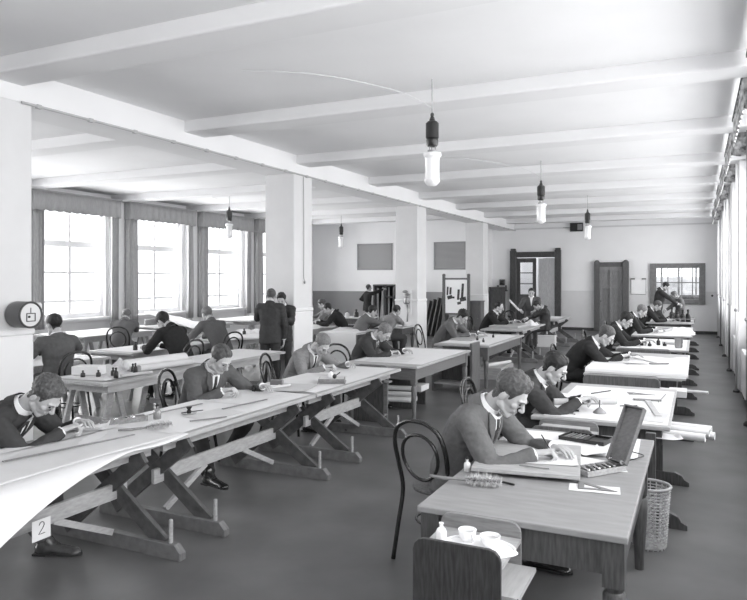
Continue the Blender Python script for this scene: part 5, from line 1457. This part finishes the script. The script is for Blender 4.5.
person('man in grey tweed with bushy dark hair at the second middle row table', (-4.08, 12.5, 1.11), 0, 'grey', None, 'dark', 'curly', 52, S=1.1, vox=.013, hands=[(-3.85, 12.3, .80), (-3.8, 12.7, .80)])
person('upright dark suited man with glasses at the far crossed trestle table', (-4.25, 15.8, 1.16), 0, 'black', None, 'dark', 'bald', 22, S=1.08, vox=.014, hands=[(-3.95, 15.6, .84), (-3.9, 16.0, .84)])
person('man in grey standing before the open double door, facing the room', (-3.95, 17.9, 1.47), -78, 'mid', None, 'dark', 'short', 15, mode='stand', S=.98, vox=.015, hands=[(-4.15, 17.6, 1.0), (-3.8, 17.6, 1.0)], tie=False)
person('man with pale sleeves bending below the one at the double door', (-3.68, 17.35, 1.16), 200, 'dark', None, 'dark', 'short', 60, S=1.0, vox=.015, hands=[(-3.95, 17.1, .80), (-4.0, 17.4, .80)])
m = MB(); m.tube([(-4.42, 17.45, 1.28), (-4.15, 17.4, 1.02)], .028, 8); tag(m.build('paper_roll', PAPER), 'white paper roll held aslant before the dark door leaf', 'paper roll')

# left side
person('man in dark jacket seated behind the near column, back to the camera, hand at face', (-7.40, 6.06, 1.26), 168, 'mid', None, 'dark', 'part', 12, turn=10, S=1.1, vox=.012, hands=[(-7.62, 6.35, 1.12), (-7.8, 5.85, .80)])
person('man half hidden by the near column, facing the seated man, arm raised', (-8.62, 6.55, 1.05), -5, 'black', None, 'fair', 'short', 25, S=1.05, vox=.014, hands=[(-8.25, 6.5, .82), (-8.3, 6.8, .82)])
person('man seen from behind, bent low at the window table in a bentwood chair', (-10.15, 9.98, 1.11), 125, 'grey', None, 'fair', 'short', 45, S=1.08, vox=.014, hands=[(-10.3, 10.35, .80), (-10.65, 10.2, .80)], pelvis=(-9.95, 9.65, .60))  # black suit lightened to grey, standing in for distance haze
person('dark suited man bending left over the third left row', (-7.38, 8.0, 1.19), 172, 'black', None, 'dark', 'curly', 50, S=1.1, vox=.012, hands=[(-7.58, 8.12, .80), (-7.62, 7.85, .80)], pelvis=(-6.95, 7.95, .56))
person('man in grey suit with his back turned at the third left row', (-7.75, 9.48, 1.22), 160, 'grey', None, 'fair', 'short', 30, S=1.08, vox=.013, hands=[(-8.05, 9.7, .80), (-8.1, 9.3, .80)], pelvis=(-7.38, 9.45, .56))
person('dark suited man standing with his back to the camera before the second column', (-6.20, 9.17, 1.565), 112, 'dark', None, 'brown', 'short', 12, mode='stand', S=.95, vox=.012, hands=[(-5.99, 9.22, .86), (-6.42, 9.40, 1.30)], poses=('rest', 'write'), tie=False)
person('man in dark jacket by the second column, facing the man whose back is turned', (-6.24, 9.53, 1.49), -70, 'dark', None, 'dark', 'curly', 25, mode='stand', S=.9, vox=.013, hands=[(-6.32, 9.36, 1.25), (-6.16, 9.36, 1.22)])
# beyond
person('light haired man in pale clothes seated far behind the second column', (-8.5, 14.82, 1.20), 200, 'light', None, 'brown', 'short', 35, S=1.06, vox=.016, hands=[(-8.8, 14.6, .80), (-8.7, 14.5, .80)])
person('dark suited man leaning left far behind the second column', (-7.9, 14.06, 1.13), 200, 'black', None, 'dark', 'short', 45, S=1.06, vox=.015, hands=[(-8.1, 13.95, .84), (-8.05, 13.75, .82)], pelvis=(-7.55, 14.2, .58))
person('man in black reaching up to the plan rack on the back left wall', (-10.30, 21.2, 1.51), 55, 'black', None, 'brown', 'short', 0, mode='stand', S=.97, vox=.016, hands=[(-9.78, 21.5, 1.50), (-10.45, 21.4, 1.0)], poses=('grip', 'rest'), tie=False)
person('dark haired man in grey with his back to the room, left of the distant pair at the dark table', (-6.6, 13.0, 1.15), 60, 'grey', None, 'dark', 'short', 30, S=1.05, vox=.015, hands=[(-6.6, 13.35, .8), (-6.4, 13.3, .8)], pelvis=(-6.75, 12.7, .56)) if False else None
person('dark haired man in grey seated left of the distant pair by the third column', (-6.36, 13.28, 1.13), 40, 'grey', None, 'dark', 'short', 30, S=1.05, vox=.015, hands=[(-6.15, 13.6, .85), (-6.35, 13.75, .85)])
person('man in light grey seated right of the distant pair by the third column', (-6.08, 13.93, 1.12), 65, 'light', 'dark', 'dark', 'short', 30, S=1.05, vox=.015, hands=[(-6.1, 14.4, .80), (-6.35, 14.45, .80)])

# chairs
chair(-1.55, 4.31, 75, 'black bentwood chair behind the foremost man at the right, nearest the camera')
chair(-1.62, 5.95, 0, 'bentwood chair under the dark suited man at the second right table')
chair(-1.52, 9.5, 0, 'bentwood chair of the man at the third right table')
chair(-1.52, 12.25, 0, 'bentwood chair of the man at the fourth right table')
chair(-1.48, 15.05, 0, 'bentwood chair of the man at the fifth right table')
chair(-4.68, 2.95, 8, 'bentwood chair under the leftmost man, mostly beyond the picture edge')
chair(-4.50, 5.29, 18, 'bentwood chair of the man in the middle of the left row')
chair(-4.44, 6.9, 15, 'bentwood chair left of the man in light tweed, left row')
chair(-4.50, 8.55, 88, 'bentwood chair behind the man leaning over the pale oak table')
chair(-4.68, 12.4, 0, 'bentwood chair behind the tweed man of the middle row')
chair(-4.68, 15.75, 0, 'bentwood chair under the upright man with glasses')
chair(-7.22, 6.1, 165, 'bentwood chair of the man seated behind the near column')
chair(-9.93, 9.62, 125, 'bentwood chair whose back shows against the man bent at the window table')
chair(-6.98, 7.95, 175, 'bentwood chair of the dark suited man bending left at the third left row')
chair(-7.34, 9.42, 165, 'bentwood chair of the man in grey suit with his back turned')
